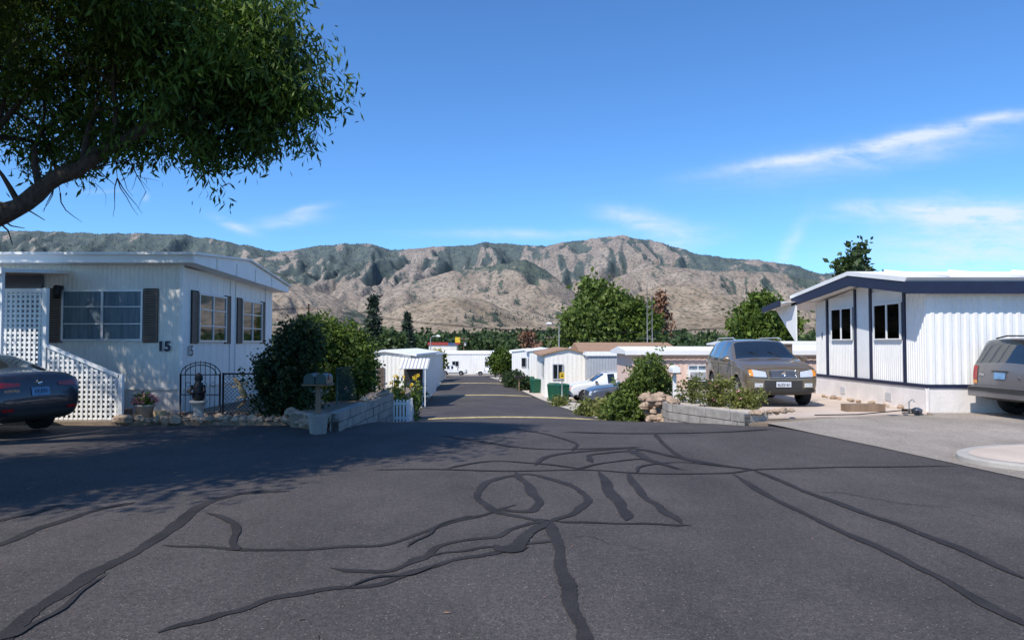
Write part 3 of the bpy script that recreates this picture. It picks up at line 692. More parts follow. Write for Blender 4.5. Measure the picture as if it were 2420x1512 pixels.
b.build('white_picket_fence')
def chain(b,p,q,z0,z1,pit=.07,t=.004,mt='pole'):
    p=Vector((*p,0));q=Vector((*q,0)); d=q-p; Lg=d.length; d.normalize(); Hh=z1-z0
    def seg(a,c):
        b.tube([p+d*a[0]+Vector((0,0,z0+a[1])),p+d*c[0]+Vector((0,0,z0+c[1]))],t,mt,4,False)
    k=-Hh
    while k<Lg:
        a0=max(k,0); a1=min(k+Hh,Lg)
        if a1>a0: seg((a0,a0-k),(a1,a1-k)); seg((a0,Hh-(a0-k)),(a1,Hh-(a1-k)))
        k+=pit
    b.tube([p+Vector((0,0,z1)),q+Vector((0,0,z1))],.018,mt,8)
    n=max(1,int(Lg/2))
    for i in range(n+1):
        r=p+d*Lg*i/n; b.tube([r+Vector((0,0,-.1)),r+Vector((0,0,z1+.02))],.022,mt,8)
M['fencegreen']=mat('green_coated_wire',(.05,.10,.08),.5,.1,5)
b=MB(); chain(b,(-6.25,16.15),(-5.2,16.1),.03,.95,.085,.004,'black'); chain(b,(-5.2,16.1),(-4.3,16.4),.03,.95,.085,.004,'black'); b.build('chain_link_fence')
b=MB(); chain(b,(-3.9,16.6),(-3.5,19.0),.3,1.05,.09,.004,'fencegreen'); chain(b,(-3.5,19.0),(-4.6,19.1),.3,1.05,.09,.004,'fencegreen'); b.build('chain_link_fence')
b=MB(); xc=-6.72; y=16.1
for x in (-7.15,-6.30): b.tube([(x,y,0),(x,y,.95)],.022,'black',8)
for R_ in (.43,.34): b.tube([(xc+R_*math.cos(t),y,.93+R_*.62*math.sin(t)) for t in np.linspace(0,math.pi,15)],.011,'black',6)
for k in range(9):
    x=-7.15+.106*k; b.tube([(x,y,.08),(x,y,.93+.30*math.sqrt(max(0,1-((x-xc)/.43)**2)))],.007,'black',5)
for z in (.1,.5,.93): b.tube([(-7.15,y,z),(-6.3,y,z)],.012,'black',6)
for k in range(4):
    b.tube([(xc+.12*(k-1.5)*1.5+.05*math.cos(t),y,.72+.05*math.sin(t)) for t in np.linspace(0,6.0,10)],.006,'black',5)
b.build('iron_garden_gate')
b=MB(); c=(-6.55,15.6,0)
b.lathe([(0,0),(.17,0),(.17,.05),(.13,.08),(.10,.14),(.09,.26),(.12,.34),(.18,.37),(.18,.41),(0,.41)],c,'z','statue',16)
b.lathe([(0,.41),(.10,.42),(.13,.50),(.10,.60),(.12,.68),(.08,.78),(.05,.80),(.085,.86),(.075,.95),(0,1.0)],c,'z','black',12)
b.tube([(-6.66,15.58,.72),(-6.72,15.5,.6),(-6.6,15.46,.56)],[.04,.035,.03],'black'); b.tube([(-6.44,15.58,.72),(-6.38,15.5,.6),(-6.5,15.46,.56)],[.04,.035,.03],'black')
b.build('garden_statue')
b=MB(); y=16.05
b.tube([(-5.98,y,.86),(-5.92,y-.02,.80),(-5.86,y-.03,.72),(-5.78,y-.03,.58),(-5.72,y-.03,.45),(-5.74,y-.02,.34),(-5.84,y,.28),(-5.90,y,.22)],[.03,.05,.04,.07,.055,.035,.02,.008],'lizard',8)
for a in (((-5.86,.70),(-6.0,.66),(-6.04,.74)),((-5.84,.70),(-5.72,.76),(-5.68,.70)),((-5.74,.47),(-5.88,.44),(-5.90,.36)),((-5.70,.47),(-5.58,.52),(-5.55,.44))):
    b.tube([(x,y-.03,z) for x,z in a],[.022,.018,.012],'lizard',6)
b.build('lizard_ornament')
b=MB(); b.lathe([(0,0),(.14,0),(.19,.28),(.21,.28),(.21,.32),(.17,.32),(0,.29)],(-7.75,15.75,0),'z','statue',16); b.lathe([(0,0),(.10,0),(.13,.2),(0,.2)],(-7.35,15.6,0),'z','lizard',14); fp=b.build('flower_pots')
bush('pink_flowers',[((-7.75,15.75,.42),(.25,.2,.14),90)],1,8,.03,.05,.035,'leafmid',extra=[('petalp',.7,.045,.04)])
def mailbox(name,x,y,z0,h,mt,w=.2,n=1,pot=False):
    b=MB(); b.box(x-.04,x+.04,y-.04,y+.04,z0,z0+h,'wood' if mt!='trimwhite' else 'trimwhite')
    tw=w*n+.06; b.box(x-tw/2,x+tw/2,y-.2,y+.2,z0+h,z0+h+.03,'wood')
    for k in range(n):
        xc=x-tw/2+.03+w*(k+.5); r=w*.46; zc=z0+h+.03+.09
        pr=[(xc-r,z0+h+.031)]+[(xc+r*math.cos(t),zc+r*math.sin(t)) for t in np.linspace(math.pi,0,9)]+[(xc+r,z0+h+.031)]
        b.prism(pr[::-1],'y',y-.24,y+.24,mt); b.box(xc+r,xc+r+.012,y-.1,y-.07,zc-.02,zc+.1,'redroof')
    if pot: b.lathe([(0,0),(.15,0),(.18,.30),(.20,.30),(.20,.36),(.16,.36),(.15,.30),(0,.29)],(x,y,z0),'z','block',4,False)
    return b.build(name,bevel=.004)
mailbox('double_mailbox',-3.45,13.3,0,.86,'mailgreen',.21,2,True)
mailbox('white_mailbox',4.05,18.6,.1,.75,'trimwhite',.2,1)
mailbox('green_mailbox',-4.55,34,-1.4,1.0,'mailgreen',.22,2); mailbox('white_mailbox',-4.7,39,-1.6,1.0,'trimwhite',.22,2); mailbox('dark_mailbox',.55,58,-2.1,1.0,'black',.22,3)
def bin_(x,y,z,rz=0):
    b=MB(); b.hexa([(-.24,-.26,.06),(.24,-.26,.06),(.24,.26,.06),(-.24,.26,.06),(-.31,-.34,.95),(.31,-.34,.95),(.31,.36,.95),(-.31,.36,.95)],'green')
    b.hexa([(-.33,-.37,.951),(.33,-.37,.951),(.33,.4,.951),(-.33,.4,.951),(-.28,-.30,1.03),(.28,-.30,1.03),(.28,.36,1.05),(-.28,.36,1.05)],'green')
    b.tube([(-.28,.42,.93),(.28,.42,.93)],.02,'green')
    for sg in (-1,1): b.tube([(sg*.25,.3,.12),(sg*.31,.3,.12)],.12,'rubber',14)
    return b.build('wheeled_trash_bin',None,(x,y,z),rz,.01)
bin_(2.75,41,s(41),.3); bin_(2.35,42.4,s(42.4),-.2); bin_(1.5,60,s(60)); bin_(1.7,54,s(54),.4)
b=MB(); zg=s(40); b.tube([(2.68,40,zg),(2.68,40,.35)],.03,'pole'); b.box(2.55,2.81,39.94,39.965,-.26,.06,'signyellow')
b.prism([(2.58,-.17),(2.78,-.17),(2.74,-.13),(2.70,-.08),(2.66,-.08),(2.62,-.13)],'y',39.934,39.939,'black'); b.box(2.59,2.77,39.934,39.939,-.05,-.02,'black'); b.build('speed_bump_sign')
def lamp(x,y,ztop,dx):
    b=MB(); zg=s(y)-.1; b.tube([(x,y,zg),(x,y,ztop-.1),(x+dx*.25,y,ztop+.05),(x+dx*.7,y,ztop+.08)],[.07,.05,.04,.035],'pole')
    b.tube([(x+dx*.6,y,ztop+.07),(x+dx*.8,y,ztop+.08),(x+dx*1.1,y,ztop+.05)],[.06,.12,.05],'trimwhite'); b.tube([(x,y,zg),(x,y,zg+.15)],.12,'pole'); b.build('street_lamp')
lamp(3.9,62,3.2,-1); lamp(-8.3,76,2.3,.9)
b=MB()
for (x,zt) in ((10.9,6.4),(11.3,5.5)):
    b.tube([(x,60,-2),(x,60,zt)],[.05,.03],'pole',6)
for z in np.arange(-1,5.3,.6): b.tube([(10.9,60,z),(11.3,60,z+.3)],.015,'pole',4)
b.tube([(10.6,60,2.0),(11.6,60,2.0)],.02,'pole',4); b.tube([(10.7,60,4.6),(11.1,60,4.6)],.02,'pole',4); b.build('radio_mast')
def upole(x,y,zt):
    b=MB(); b.tube([(x,y,-6),(x,y,zt)],[.17,.12],'wood'); b.box(x-1.1,x+1.1,y-.06,y+.06,zt-.7,zt-.55,'wood'); 
    for k in (-1,-.4,.4,1): b.tube([(x+k,y,zt-.55),(x+k,y,zt-.38)],.05,'pole',6)
    b.tube([(x+.3,y-.2,zt-2.0),(x+.3,y-.2,zt-1.2)],.2,'greymetal',10); b.build('utility_pole')
upole(-24.6,90,6.4); upole(45,95,6.0); upole(8,160,3.5); upole(-60,92,6.6); upole(-10,155,3.2)
def wire(b,p,q,sag,r=.014):
    p=Vector(p);q=Vector(q); b.tube([p.lerp(q,t)-Vector((0,0,4*sag*t*(1-t))) for t in np.linspace(0,1,16)],r,'black',4)
b=MB()
for k in (-1,-.4,.4,1):
    wire(b,(-60+k,92,6.22),(-24.6+k,90,6.0),.8); wire(b,(-24.6+k,90,6.0),(45+k,95,5.6),2.8); wire(b,(45+k,95,5.6),(110,98,6),1.5)
wire(b,(-24.6,90,4.8),(45,95,4.5),2.6,.025)
b.build('power_lines')

def tree(name,x,y,zb,zt,rx,mt,n=500,leaf=.5,parts=6,crownlow=.25,tr=.25,per=8,sp=None):
    e=empty(name); hh=zt-zb; ells=[]
    for k in range(parts):
        t=k/(parts-1) if parts>1 else .5
        zc=zb+hh*(crownlow+.1+(.78-crownlow)*t); rr=rx*(1-.55*abs(t-.4)**1.2)*random.uniform(.45,.62)
        a=random.uniform(0,6.28); off=rx*.5*(1-t*.6)
        ells.append(((x+off*math.cos(a),y+off*.6*math.sin(a),zc),(rr,rr*.9,hh*.17),n/parts))
    ells.append(((x,y,zb+hh*.58),(rx*.8,rx*.75,hh*.34),n*.6)); ells.append(((x,y,zb+hh*.84),(rx*.38,rx*.4,hh*.15),n*.2))
    quads('leaves',leaves(clumps(ells,1,.35,sub=14,subr=rx*.11),per,sp or leaf*.6,leaf,leaf*.6,.1),mt,e)
    b=MB(); b.tube([(x,y,zb),(x,y,zb+hh*.4),(x+.1,y,zb+hh*.8)],[tr,tr*.7,tr*.2],'bark')
    for k in range(6):
        a=k*1.05; b.tube([(x,y,zb+hh*(.25+.07*k)),(x+rx*.5*math.cos(a),y+rx*.5*math.sin(a),zb+hh*(.45+.07*k))],[tr*.4,tr*.1],'bark',6)
    b.build('trunk',e); return e
def spruce(name,x,y,zb,zt,r,mt='leafspr',n=260,leaf=.5):
    e=empty(name); hh=zt-zb; t=rng.random(n)**.75; z=zb+hh*(.08+.92*t); rr=r*(1-t)*(.65+.35*np.abs(np.sin(t*38)))*np.sqrt(rng.random(n)*.6+.4); a=rng.random(n)*6.28
    c=np.stack([x+rr*np.cos(a),y+rr*np.sin(a),z],1); quads('needles',leaves(c,7,leaf*.35,leaf,leaf*.35,.5),mt,e)
    b=MB(); b.tube([(x,y,zb),(x,y,zt-.1)],[.2,.03],'bark'); b.build('trunk',e)
tree('large_willow_tree',13.6,110,-4,9.8,7.0,'leafpale',1900,.6,9,.08,.5,10)
tree('large_willow_tree',10.2,106,-4,7.2,4.2,'leafpale',900,.55,6,.08,.4,10)
tree('green_tree',17.8,108,-4,7.8,4.8,'leafmid',1000,.55,6,.08,.4,10)
spruce('tall_conifer',11.2,112,-4,11.4,2.2,'leafmid',350,.7)
tree('dead_brown_tree',23.6,118,-4,9.6,2.6,'leafdead',300,.5,5,.2,.25,6)
tree('green_tree',31,92,-4,7.2,5.2,'leafmid',1500,.5,8,.12,.4,10)
tree('green_tree',21,46,-2,7.3,2.1,'leaffar',700,.3,6,.2,.3,9)
spruce('spruce_tree',-18.6,100,-3.5,7.9,2.7,n=480,leaf=.55); spruce('spruce_tree',-33,235,-6,11.0,4,n=400,leaf=1.0)
tree('dead_brown_tree',3.3,150,-5,5.0,2.6,'leafdead',160,.6,4,.2,.2,6)
tree('green_tree',-15.5,96,-3.5,3.2,2.4,'leaffar',350,.5)
cs=[];
for k in range(640):
    y=random.uniform(150,620); u=random.uniform(-.75,.75); x=u*y
    if k>430: u=random.uniform(-.30,.10); y=random.uniform(240,420); x=u*y
    if abs(u+.09)<.035 and y<225: continue
    hgt=random.uniform(7,11.5)+(y-150)*.017; r=random.uniform(2.5,5)
    if abs(x+8)<20 and y<200: continue
    n=34; d=unit(n); cs.append(np.array([x,y,-6+hgt*.55])+d*np.array([r,r,hgt*.42])*(rng.random((n,1))**.35))
cs=np.concatenate(cs); quads('distant_trees',leaves(cs,6,.6,1.5,1.0,.1),'leaffar')
cs=[]
for k in range(80):
    y=random.uniform(95,145); u=random.choice([random.uniform(.17,.5),random.uniform(-.6,-.2)]); x=u*y
    hgt=random.uniform(4.5,7.5); r=random.uniform(1.8,3.2); n=60; d=unit(n)
    cs.append(np.array([x,y,-4+hgt*.55])+d*np.array([r,r,hgt*.42])*(rng.random((n,1))**.35))
cs=np.concatenate(cs); quads('distant_trees',leaves(cs,8,.35,.7,.45,.1),'leaffar')

# ------------------------------------------------------------------ big ash tree on left
T=empty('ash_tree')
ells=[((-8.2,10.6,7.0),(3.4,4.3,2.3),3600),((-5.6,10.6,6.5),(1.7,2.2,1.45),1500),((-4.05,10.5,5.8),(1.0,1.3,.95),640),((-3.4,10.5,5.05),(.70,.8,.42),240),
 ((-4.35,10.5,4.8),(.6,.8,.50),240),((-5.3,10.8,4.8),(.75,.9,.33),130),((-7.1,11,4.75),(.8,1,.5),110),((-3.6,10.5,6.1),(.6,.7,.5),200)]
off=[((-6.8,7.2,7.1),(2.4,2.3,1.3),2800),((-8.8,4.8,6.7),(2.6,2.3,1.4),2800),((-11.2,13.3,7.3),(2.6,1.9,1.5),900)]
small=[((-3.0,10.3,5.0),(.40,.5,.22),55),((-3.6,10.5,4.5),(.26,.4,.2),40),((-4.3,10.4,4.3),(.24,.3,.2),36),((-5.6,10.6,4.45),(.3,.3,.15),20)]
C=np.concatenate([clumps(ells,1,.40,sub=15,subr=.24),clumps(small,1,.4)])
quads('leaves',leaves(C,17,.12,.125,.032,1.0,.3),'leafash',T)
quads('upper_leaves',leaves(clumps(off,1,.6,sub=12,subr=.34),13,.14,.15,.05,.8,.3),'leafash',T)
b=MB()
main=[(-10.4,10.2,-.1),(-10.1,10.25,1.2),(-9.3,10.4,2.35),(-8.2,10.5,3.0),(-7.2,10.5,3.42),(-6.6,10.5,3.84),(-6.0,10.5,4.2),(-5.4,10.5,4.55),(-4.8,10.5,4.95),(-4.2,10.5,5.4),(-3.7,10.5,5.7)]
mr_=[.34,.28,.22,.17,.135,.115,.10,.085,.065,.045,.03]
mp=catmull(main,4); mrr=[float(np.interp(i/4,range(len(mr_)),mr_))*(1+.08*math.sin(i*2.1)) for i in range(len(mp))]
b.tube([p+np.array([.015*math.cos(i*1.9),0,.03*math.sin(i*1.3)]) for i,p in enumerate(mp)],mrr,'bark',10)
def branch(p,d,Lg,r,depth):
    p=np.array(p,float); d=np.array(d,float); d/=np.linalg.norm(d); pts=[p]; 
    for k in range(4):
        d=d+rng.normal(size=3)*.20; d/=np.linalg.norm(d); pts.append(pts[-1]+d*Lg/4)
    b.tube(pts,[r*(1-.2*i) for i in range(5)],'bark',6)
    if depth>0:
        for k in range(4):
            q=pts[random.choice([2,3,4])] ; branch(q,d+rng.normal(size=3)*.6,Lg*.6,r*.45,depth-1)
for (p,d,Lg,r) in [((-6.7,10.5,3.8),(-.4,.2,1),1.6,.06),((-6.1,10.5,4.15),(.1,.4,1),1.7,.05),((-5.7,10.5,4.4),(.3,-.3,1),1.7,.05),((-5.2,10.5,4.7),(.6,.2,1),1.5,.045),((-4.8,10.5,4.95),(1,0,.1),1.1,.03),
  ((-4.6,10.5,5.1),(.4,.3,1),1.2,.035),((-9.3,10.4,2.4),(.0,.3,1),3.2,.16),((-8.4,10.5,2.95),(.2,-.5,1),3,.12),((-7.6,10.5,3.3),(-.1,.5,1),2.6,.10),((-5.4,10.5,4.55),(.8,-.3,.3),1.0,.03),((-6.4,10.5,4.0),(.7,.2,.4),.9,.025),
  ((-10.1,10.2,1.5),(-.3,.1,1),4,.2),((-7.0,10.5,3.6),(-.5,-.1,.9),.9,.045)]: branch(p,d,Lg,r,2)
for k in range(20):
    t=random.uniform(.45,.9); i=int(t*(len(mp)-1)); branch(mp[i],(random.uniform(-.3,1),random.uniform(-.6,.6),random.uniform(-.2,.9)),random.uniform(.3,.8),.009,1)
b.build('trunk_and_limbs',T)

# ------------------------------------------------------------------ vehicles
def car(name,st,paint,loc,heading,wheels,wr,clad=None,detail=None,halfw=.9):
    E=empty(name,loc,math.atan2(heading[1],heading[0]))
    mats=[M[paint],M['carglass'],M['plastic'],M['dark']]
    bm=bmesh.new(); rows=[]
    for (x,zb,zs,ws,zt,wt,kd) in st:
        half=[(0,zb),(ws*.86,zb),(ws*.975,zb+.12),(ws*1.01,(zb+zs)/2+.03),(ws,zs),(wt,zt),(wt*.55,zt+.025),(0,zt+.035)]
        ring=[(y,z) for y,z in half]+[(-y,z) for y,z in half[1:-1]][::-1]
        rows.append([bm.verts.new((x,y,z)) for y,z in ring])
    n=len(rows[0]); crl=bm.edges.layers.float.new('crease_edge')
    for i in range(len(rows)-1):
        kd=st[i][6]
        for k in range(n):
            k2=(k+1)%n; f_=bm.faces.new((rows[i][k],rows[i+1][k],rows[i+1][k2],rows[i][k2]))
            kk=k if k<7 else 13-k
            mi=0
            if kk==0: mi=2
            if kd=='W' and kk>=5: mi=1
            if kd=='R' and kk>=5: mi=1
            if kd=='G' and kk==4: mi=1
            f_.material_index=mi; f_.smooth=True
    bm.faces.new(rows[0]).smooth=True; bm.faces.new(rows[-1][::-1]).smooth=True
    bmesh.ops.recalc_face_normals(bm,faces=bm.faces)
    for i in range(len(rows)):
        for k in (4,10):
            if i<len(rows)-1:
                e=bm.edges.get((rows[i][k],rows[i+1][k])); e[crl]=.55
        for k in (5,9):
            if i<len(rows)-1:
                e=bm.edges.get((rows[i][k],rows[i+1][k])); e[crl]=.35
        if st[i][6] in 'WR' or (i>0 and st[i-1][6] in 'WR'):
            for k in range(4,10):
                e=bm.edges.get((rows[i][k],rows[i][(k+1)%n])); e[crl]=.5
    me=bpy.data.meshes.new('body'); bm.to_mesh(me); bm.free()
    for m_ in mats: me.materials.append(m_)
    ob=bpy.data.objects.new('body',me); COL.objects.link(ob)
    ss=ob.modifiers.new('s','SUBSURF'); ss.levels=2; ss.render_levels=2
    cb=MB(); 
    for wx in wheels:
        for sg in (-1,1): 
            y0_,y1_=(sg*(halfw-.34),sg*(halfw+.3)); R_=wr*1.17; seg=28; vs=[]
            for yv in (y0_,y1_):
                for k in range(seg): t=2*math.pi*k/seg; vs.append((wx+R_*math.cos(t),yv,wr+.01+R_*math.sin(t)))
            fs=[tuple(range(seg)),tuple(range(seg,2*seg))[::-1]]+[(k,k+seg,(k+1)%seg+seg,(k+1)%seg) for k in range(seg)]
            if sg<0: fs=[f_[::-1] for f_ in fs]
            cb.add(vs,fs,'dark')
    cut=cb.build('cut'); 
    bmc=bmesh.new(); bmc.from_mesh(cut.data); bmesh.ops.recalc_face_normals(bmc,faces=bmc.faces); bmc.to_mesh(cut.data); bmc.free()
    bo=ob.modifiers.new('b','BOOLEAN'); bo.object=cut; bo.operation='DIFFERENCE'; bo.solver='EXACT'; bo.material_mode='TRANSFER'
    dg=bpy.context.evaluated_depsgraph_get(); dg.update()
    me2=bpy.data.meshes.new_from_object(ob.evaluated_get(dg))
    ob.modifiers.clear(); ob.data=me2; me2.name='body'
    bpy.data.objects.remove(cut)
    ob.parent=E
    bv=BVHTree.FromPolygons([v.co.copy() for v in me2.vertices],[tuple(p.vertices) for p in me2.polygons])
    b=MB()
    for wx in wheels:
        for sg in (-1,1):
            yc=sg*(halfw-.12)
            prof=[(wr*.62,-.11),(wr*.9,-.115),(wr,-.08),(wr,.08),(wr*.9,.115),(wr*.62,.11)]
            b.lathe(prof,(wx,yc,wr),'y','rubber',28)
            ys=sg*.085
            b.lathe([(wr*.64,ys*1.2),(wr*.60,ys*1.15),(wr*.56,ys*.7),(wr*.52,ys*.2),(0,ys*.2)],(wx,yc,wr),'y','rim',28)
            b.lathe([(wr*.14,ys*.2),(wr*.13,ys*1.1),(0,ys*1.15)],(wx,yc,wr),'y','rim',12)
            for k in range(5):
                a=k*2*math.pi/5+.3; c_,s_=math.cos(a),math.sin(a); r1=wr*.58; tw=.045
                P=lambda r,t,yv: (wx+r*c_-t*s_,yc+yv,wr+r*s_+t*c_)
                q=[P(.04,-tw,ys*.75),P(r1,-tw*.8,ys*.75),P(r1,tw*.8,ys*.75),P(.04,tw,ys*.75),P(.04,-tw,ys*1.08),P(r1,-tw*.8,ys*1.1),P(r1,tw*.8,ys*1.1),P(.04,tw,ys*1.08)]
                b.hexa(q,'rim')
            b.lathe([(wr*.53,ys*.25),(0,ys*.25)],(wx,yc,wr),'y','dark',16)
    b.build('wheels',E)
    b=MB()
    def patch(axis,sg,c4,mt,off=.008,n=9):
        (a0,b0),(a1,b1),(a2,b2),(a3,b3)=c4; g=[];vs=[]
        for j in range(n+1):
            for i in range(n+1):
                u,v=i/n,j/n
                a=(a0*(1-u)+a1*u)*(1-v)+(a3*(1-u)+a2*u)*v; bb=(b0*(1-u)+b1*u)*(1-v)+(b3*(1-u)+b2*u)*v
                o=Vector((sg*5,a,bb)) if axis=='x' else Vector((a,sg*3,bb)); d=Vector((-sg,0,0)) if axis=='x' else Vector((0,-sg,0))
                h=bv.ray_cast(o,d)
                if h[0] is None: g.append(None)
                else: g.append(len(vs)); vs.append(h[0]-d*off)
        fs=[]
        for j in range(n):
            for i in range(n):
                q=[g[j*(n+1)+i],g[j*(n+1)+i+1],g[(j+1)*(n+1)+i+1],g[(j+1)*(n+1)+i]]
                if None not in q: 
                    xs=[vs[k] for k in q]
                    if max((xs[0]-xs[2]).length,(xs[1]-xs[3]).length)<.6: fs.append(tuple(q))
        b.add(vs,fs,mt,True)
    def rect(axis,sg,a0,a1,b0,b1,mt,off=.008,n=9): patch(axis,sg,[(a0,b0),(a1,b0),(a1,b1),(a0,b1)],mt,off,n)
    def surf(axis,sg,a,bb):
        o=Vector((sg*5,a,bb)) if axis=='x' else Vector((a,sg*3,bb)); d=Vector((-sg,0,0)) if axis=='x' else Vector((0,-sg,0))
        h=bv.ray_cast(o,d); return h[0] if h[0] else Vector((0,0,0))
    if detail: detail(E,b,patch,rect,surf)
    b.build('trim_and_lamps',E)
    return E
SUV=[(2.27,.40,.68,.70,.72,.62,'P'),(2.20,.30,.84,.84,.90,.70,'P'),(1.98,.28,.95,.89,1.03,.76,'P'),(1.35,.28,1.03,.90,1.12,.80,'P'),(.96,.28,1.05,.91,1.16,.82,'W'),
 (.25,.28,1.07,.91,1.61,.67,'P'),(.15,.28,1.07,.91,1.63,.67,'G'),(-.40,.28,1.08,.91,1.66,.67,'P'),(-.50,.28,1.08,.91,1.66,.67,'G'),(-1.12,.28,1.09,.91,1.65,.67,'P'),(-1.24,.28,1.09,.91,1.65,.67,'G'),(-1.78,.28,1.09,.90,1.61,.66,'P'),
 (-1.98,.28,1.09,.89,1.56,.64,'R'),(-2.20,.30,1.05,.87,1.10,.80,'P'),(-2.26,.34,.92,.84,.96,.75,'P'),(-2.28,.42,.66,.78,.70,.68,'P')]
def mirrors(b,x,z,hw,mt):
    for sg in (-1,1):
        b.tube([(x,sg*(hw-.03),z),(x+.02,sg*(hw+.08),z+.03)],.025,mt,6); b.tube([(x+.03,sg*(hw+.04),z+.05),(x+.02,sg*(hw+.12),z+.06),(x,sg*(hw+.20),z+.05)],[.06,.085,.05],mt,10)
        b.box(x-.055,x-.045,sg*(hw+.12)-.07,sg*(hw+.12)+.07,z,z+.11,'chrome')
def handles(b,surf,xs,z,mt):
    for x in xs:
        for sg in (-1,1):
            p=surf('y',sg,x,z); b.box(p.x-.09,p.x+.09,min(p.y,p.y+sg*.03),max(p.y,p.y+sg*.03),z-.015,z+.015,mt)
def gap(b,surf,x,z0,z1):
    for sg in (-1,1):
        pts=[]
        for z in np.linspace(z0,z1,7):
            p=surf('y',sg,x,z); pts.append((p.x,p.y+sg*.002,z))
        b.tube(pts,.006,'black',4)
def det_gold(E,b,patch,rect,surf):
    rect('x',1,-.9,.9,.28,.46,'plastic',.02,14)
    for sg in (-1,1):
        patch('x',1,[(sg*.38,.72),(sg*.80,.74),(sg*.82,.95),(sg*.40,.89)],'plastic',.008)
        patch('x',1,[(sg*.40,.74),(sg*.72,.755),(sg*.74,.93),(sg*.42,.875)],'lamp',.014)
        patch('x',1,[(sg*.72,.76),(sg*.81,.77),(sg*.81,.92),(sg*.73,.925)],'amber',.018)
        rect('y',sg,-2.1,2.0,.30,.46,'plastic',.015,24)
        patch('x',1,[(sg*.50,.50),(sg*.70,.50),(sg*.70,.60),(sg*.50,.60)],'lamp',.03)
        rect('x',-1,sg*.66,sg*.84,.85,1.10,'red',.012)
        b.tube([(.2,sg*.62,1.68),(.0,sg*.62,1.72),(-1.6,sg*.60,1.72),(-1.85,sg*.60,1.66)],.018,'alum',6)
    rect('x',1,-.34,.34,.74,.89,'plastic',.012); 
    for z in (.745,.79,.84,.892):
        pts=[]
        for y in np.linspace(-.34,.34,9):
            p=surf('x',1,y,z); pts.append((p.x+.02,y,z))
        b.tube(pts,.011 if z in (.79,.84) else .015,'chrome',6)
    p=surf('x',1,0,.81); b.tube([(p.x+.02,0,.815),(p.x+.045,0,.815)],.06,'chrome',14)
    rect('x',1,-.46,.46,.47,.66,'plastic',.010); rect('x',1,-.18,.18,.50,.63,'plate',.03)
    p=surf('x',1,0,.565); text('6LE5161','plate_text',E,(p.x+.045,0,.56),(math.radians(90),0,math.radians(90)),.09,'navy',.001)
    mirrors(b,.76,1.10,.90,'gold'); handles(b,surf,(-.25,-1.0),.90,'gold')
    for x in (.82,-.45,-1.22): gap(b,surf,x,.45,1.02)
    pts=[]
    for y in np.linspace(-.74,.74,11):
        p=surf('x',1,y,.965-.06*abs(y)); pts.append((p.x+.003,y,.965-.06*abs(y)))
    b.tube(pts,.005,'black',4)
    for sg in (-1,1):
        b.tube([(.94,sg*.25+.15,1.20),(.72,sg*.25-.15,1.36)],.008,'black',4)
car('champagne_suv',SUV,'gold',(6.72,20.55,.035),(-.03,-1),(1.36,-1.30),.36,detail=det_gold)
JEEP=[(2.22,.42,.70,.70,.74,.60,'P'),(2.16,.36,.86,.84,.92,.74,'P'),(1.9,.34,.96,.88,1.02,.80,'P'),(1.3,.34,1.02,.89,1.08,.82,'P'),(.85,.34,1.04,.90,1.12,.82,'W'),
 (.25,.34,1.08,.90,1.60,.70,'P'),(.15,.34,1.08,.90,1.62,.70,'G'),(-.35,.34,1.09,.90,1.68,.70,'P'),(-.45,.34,1.09,.90,1.68,.70,'G'),(-1.05,.34,1.09,.90,1.68,.70,'P'),(-1.17,.34,1.09,.90,1.68,.70,'G'),(-1.8,.34,1.09,.89,1.68,.70,'P'),
 (-2.04,.34,1.10,.885,1.66,.70,'R'),(-2.20,.36,1.10,.88,1.13,.85,'P'),(-2.23,.38,.98,.87,1.0,.84,'P'),(-2.25,.44,.72,.85,.76,.80,'P')]
def det_jeep(E,b,patch,rect,surf):
    for sg in (-1,1):
        rect('x',-1,sg*.71,sg*.85,.78,1.10,'red',.015); rect('x',-1,sg*.71,sg*.85,.70,.775,'amber',.015)
        rect('y',sg,-2.1,2.0,.42,.56,'sil',.02,24)
        b.tube([(.2,sg*.62,1.70),(.0,sg*.62,1.76),(-1.6,sg*.62,1.76),(-1.85,sg*.62,1.70)],.018,'black',6)
    b.box(-2.36,-2.18,-.88,.88,.42,.64,'sil'); b.box(-2.38,-2.361,-.84,.84,.55,.63,'plastic')
    rect('x',-1,-.17,.17,.82,.96,'plateblue',.02); p=surf('x',-1,0,.89)
    text('Pike','maker_name',E,(p.x-.02,.56,.90),(math.radians(90),0,math.radians(-90)),.09,'chrome',.002)
    text('V8','engine_badge',E,(p.x-.02,-.58,.86),(math.radians(90),0,math.radians(-90)),.08,'chrome',.002)
    b.tube([(-2.15,.0,1.16),(-2.13,-.4,1.20)],.01,'black',4); rect('x',-1,-.25,.25,.975,1.0,'plastic',.02)
    mirrors(b,.68,1.08,.90,'sil'); handles(b,surf,(-.2,-.95),.92,'black')
    for x in (.75,-.4,-1.15): gap(b,surf,x,.5,1.05)
car('silver_suv',JEEP,'sil',(12.75,16.2,.015),(1,.06),(1.35,-1.33),.37,detail=det_jeep)
SED=[(2.28,.32,.52,.55,.56,.45,'P'),(2.18,.24,.62,.76,.68,.62,'P'),(1.8,.2,.76,.86,.83,.72,'P'),(1.3,.2,.85,.895,.93,.76,'P'),(.98,.2,.88,.90,.97,.77,'W'),
 (.12,.2,.93,.90,1.37,.60,'P'),(.02,.2,.93,.90,1.39,.60,'G'),(-.35,.2,.94,.90,1.41,.59,'P'),(-.43,.2,.94,.90,1.41,.59,'G'),(-1.0,.2,.96,.90,1.36,.57,'R'),
 (-1.72,.22,.99,.88,1.08,.70,'P'),(-2.08,.24,.99,.86,1.08,.68,'P'),(-2.20,.28,.93,.82,1.02,.66,'P'),(-2.28,.36,.70,.76,.74,.64,'P'),(-2.30,.42,.55,.70,.58,.6,'P')]
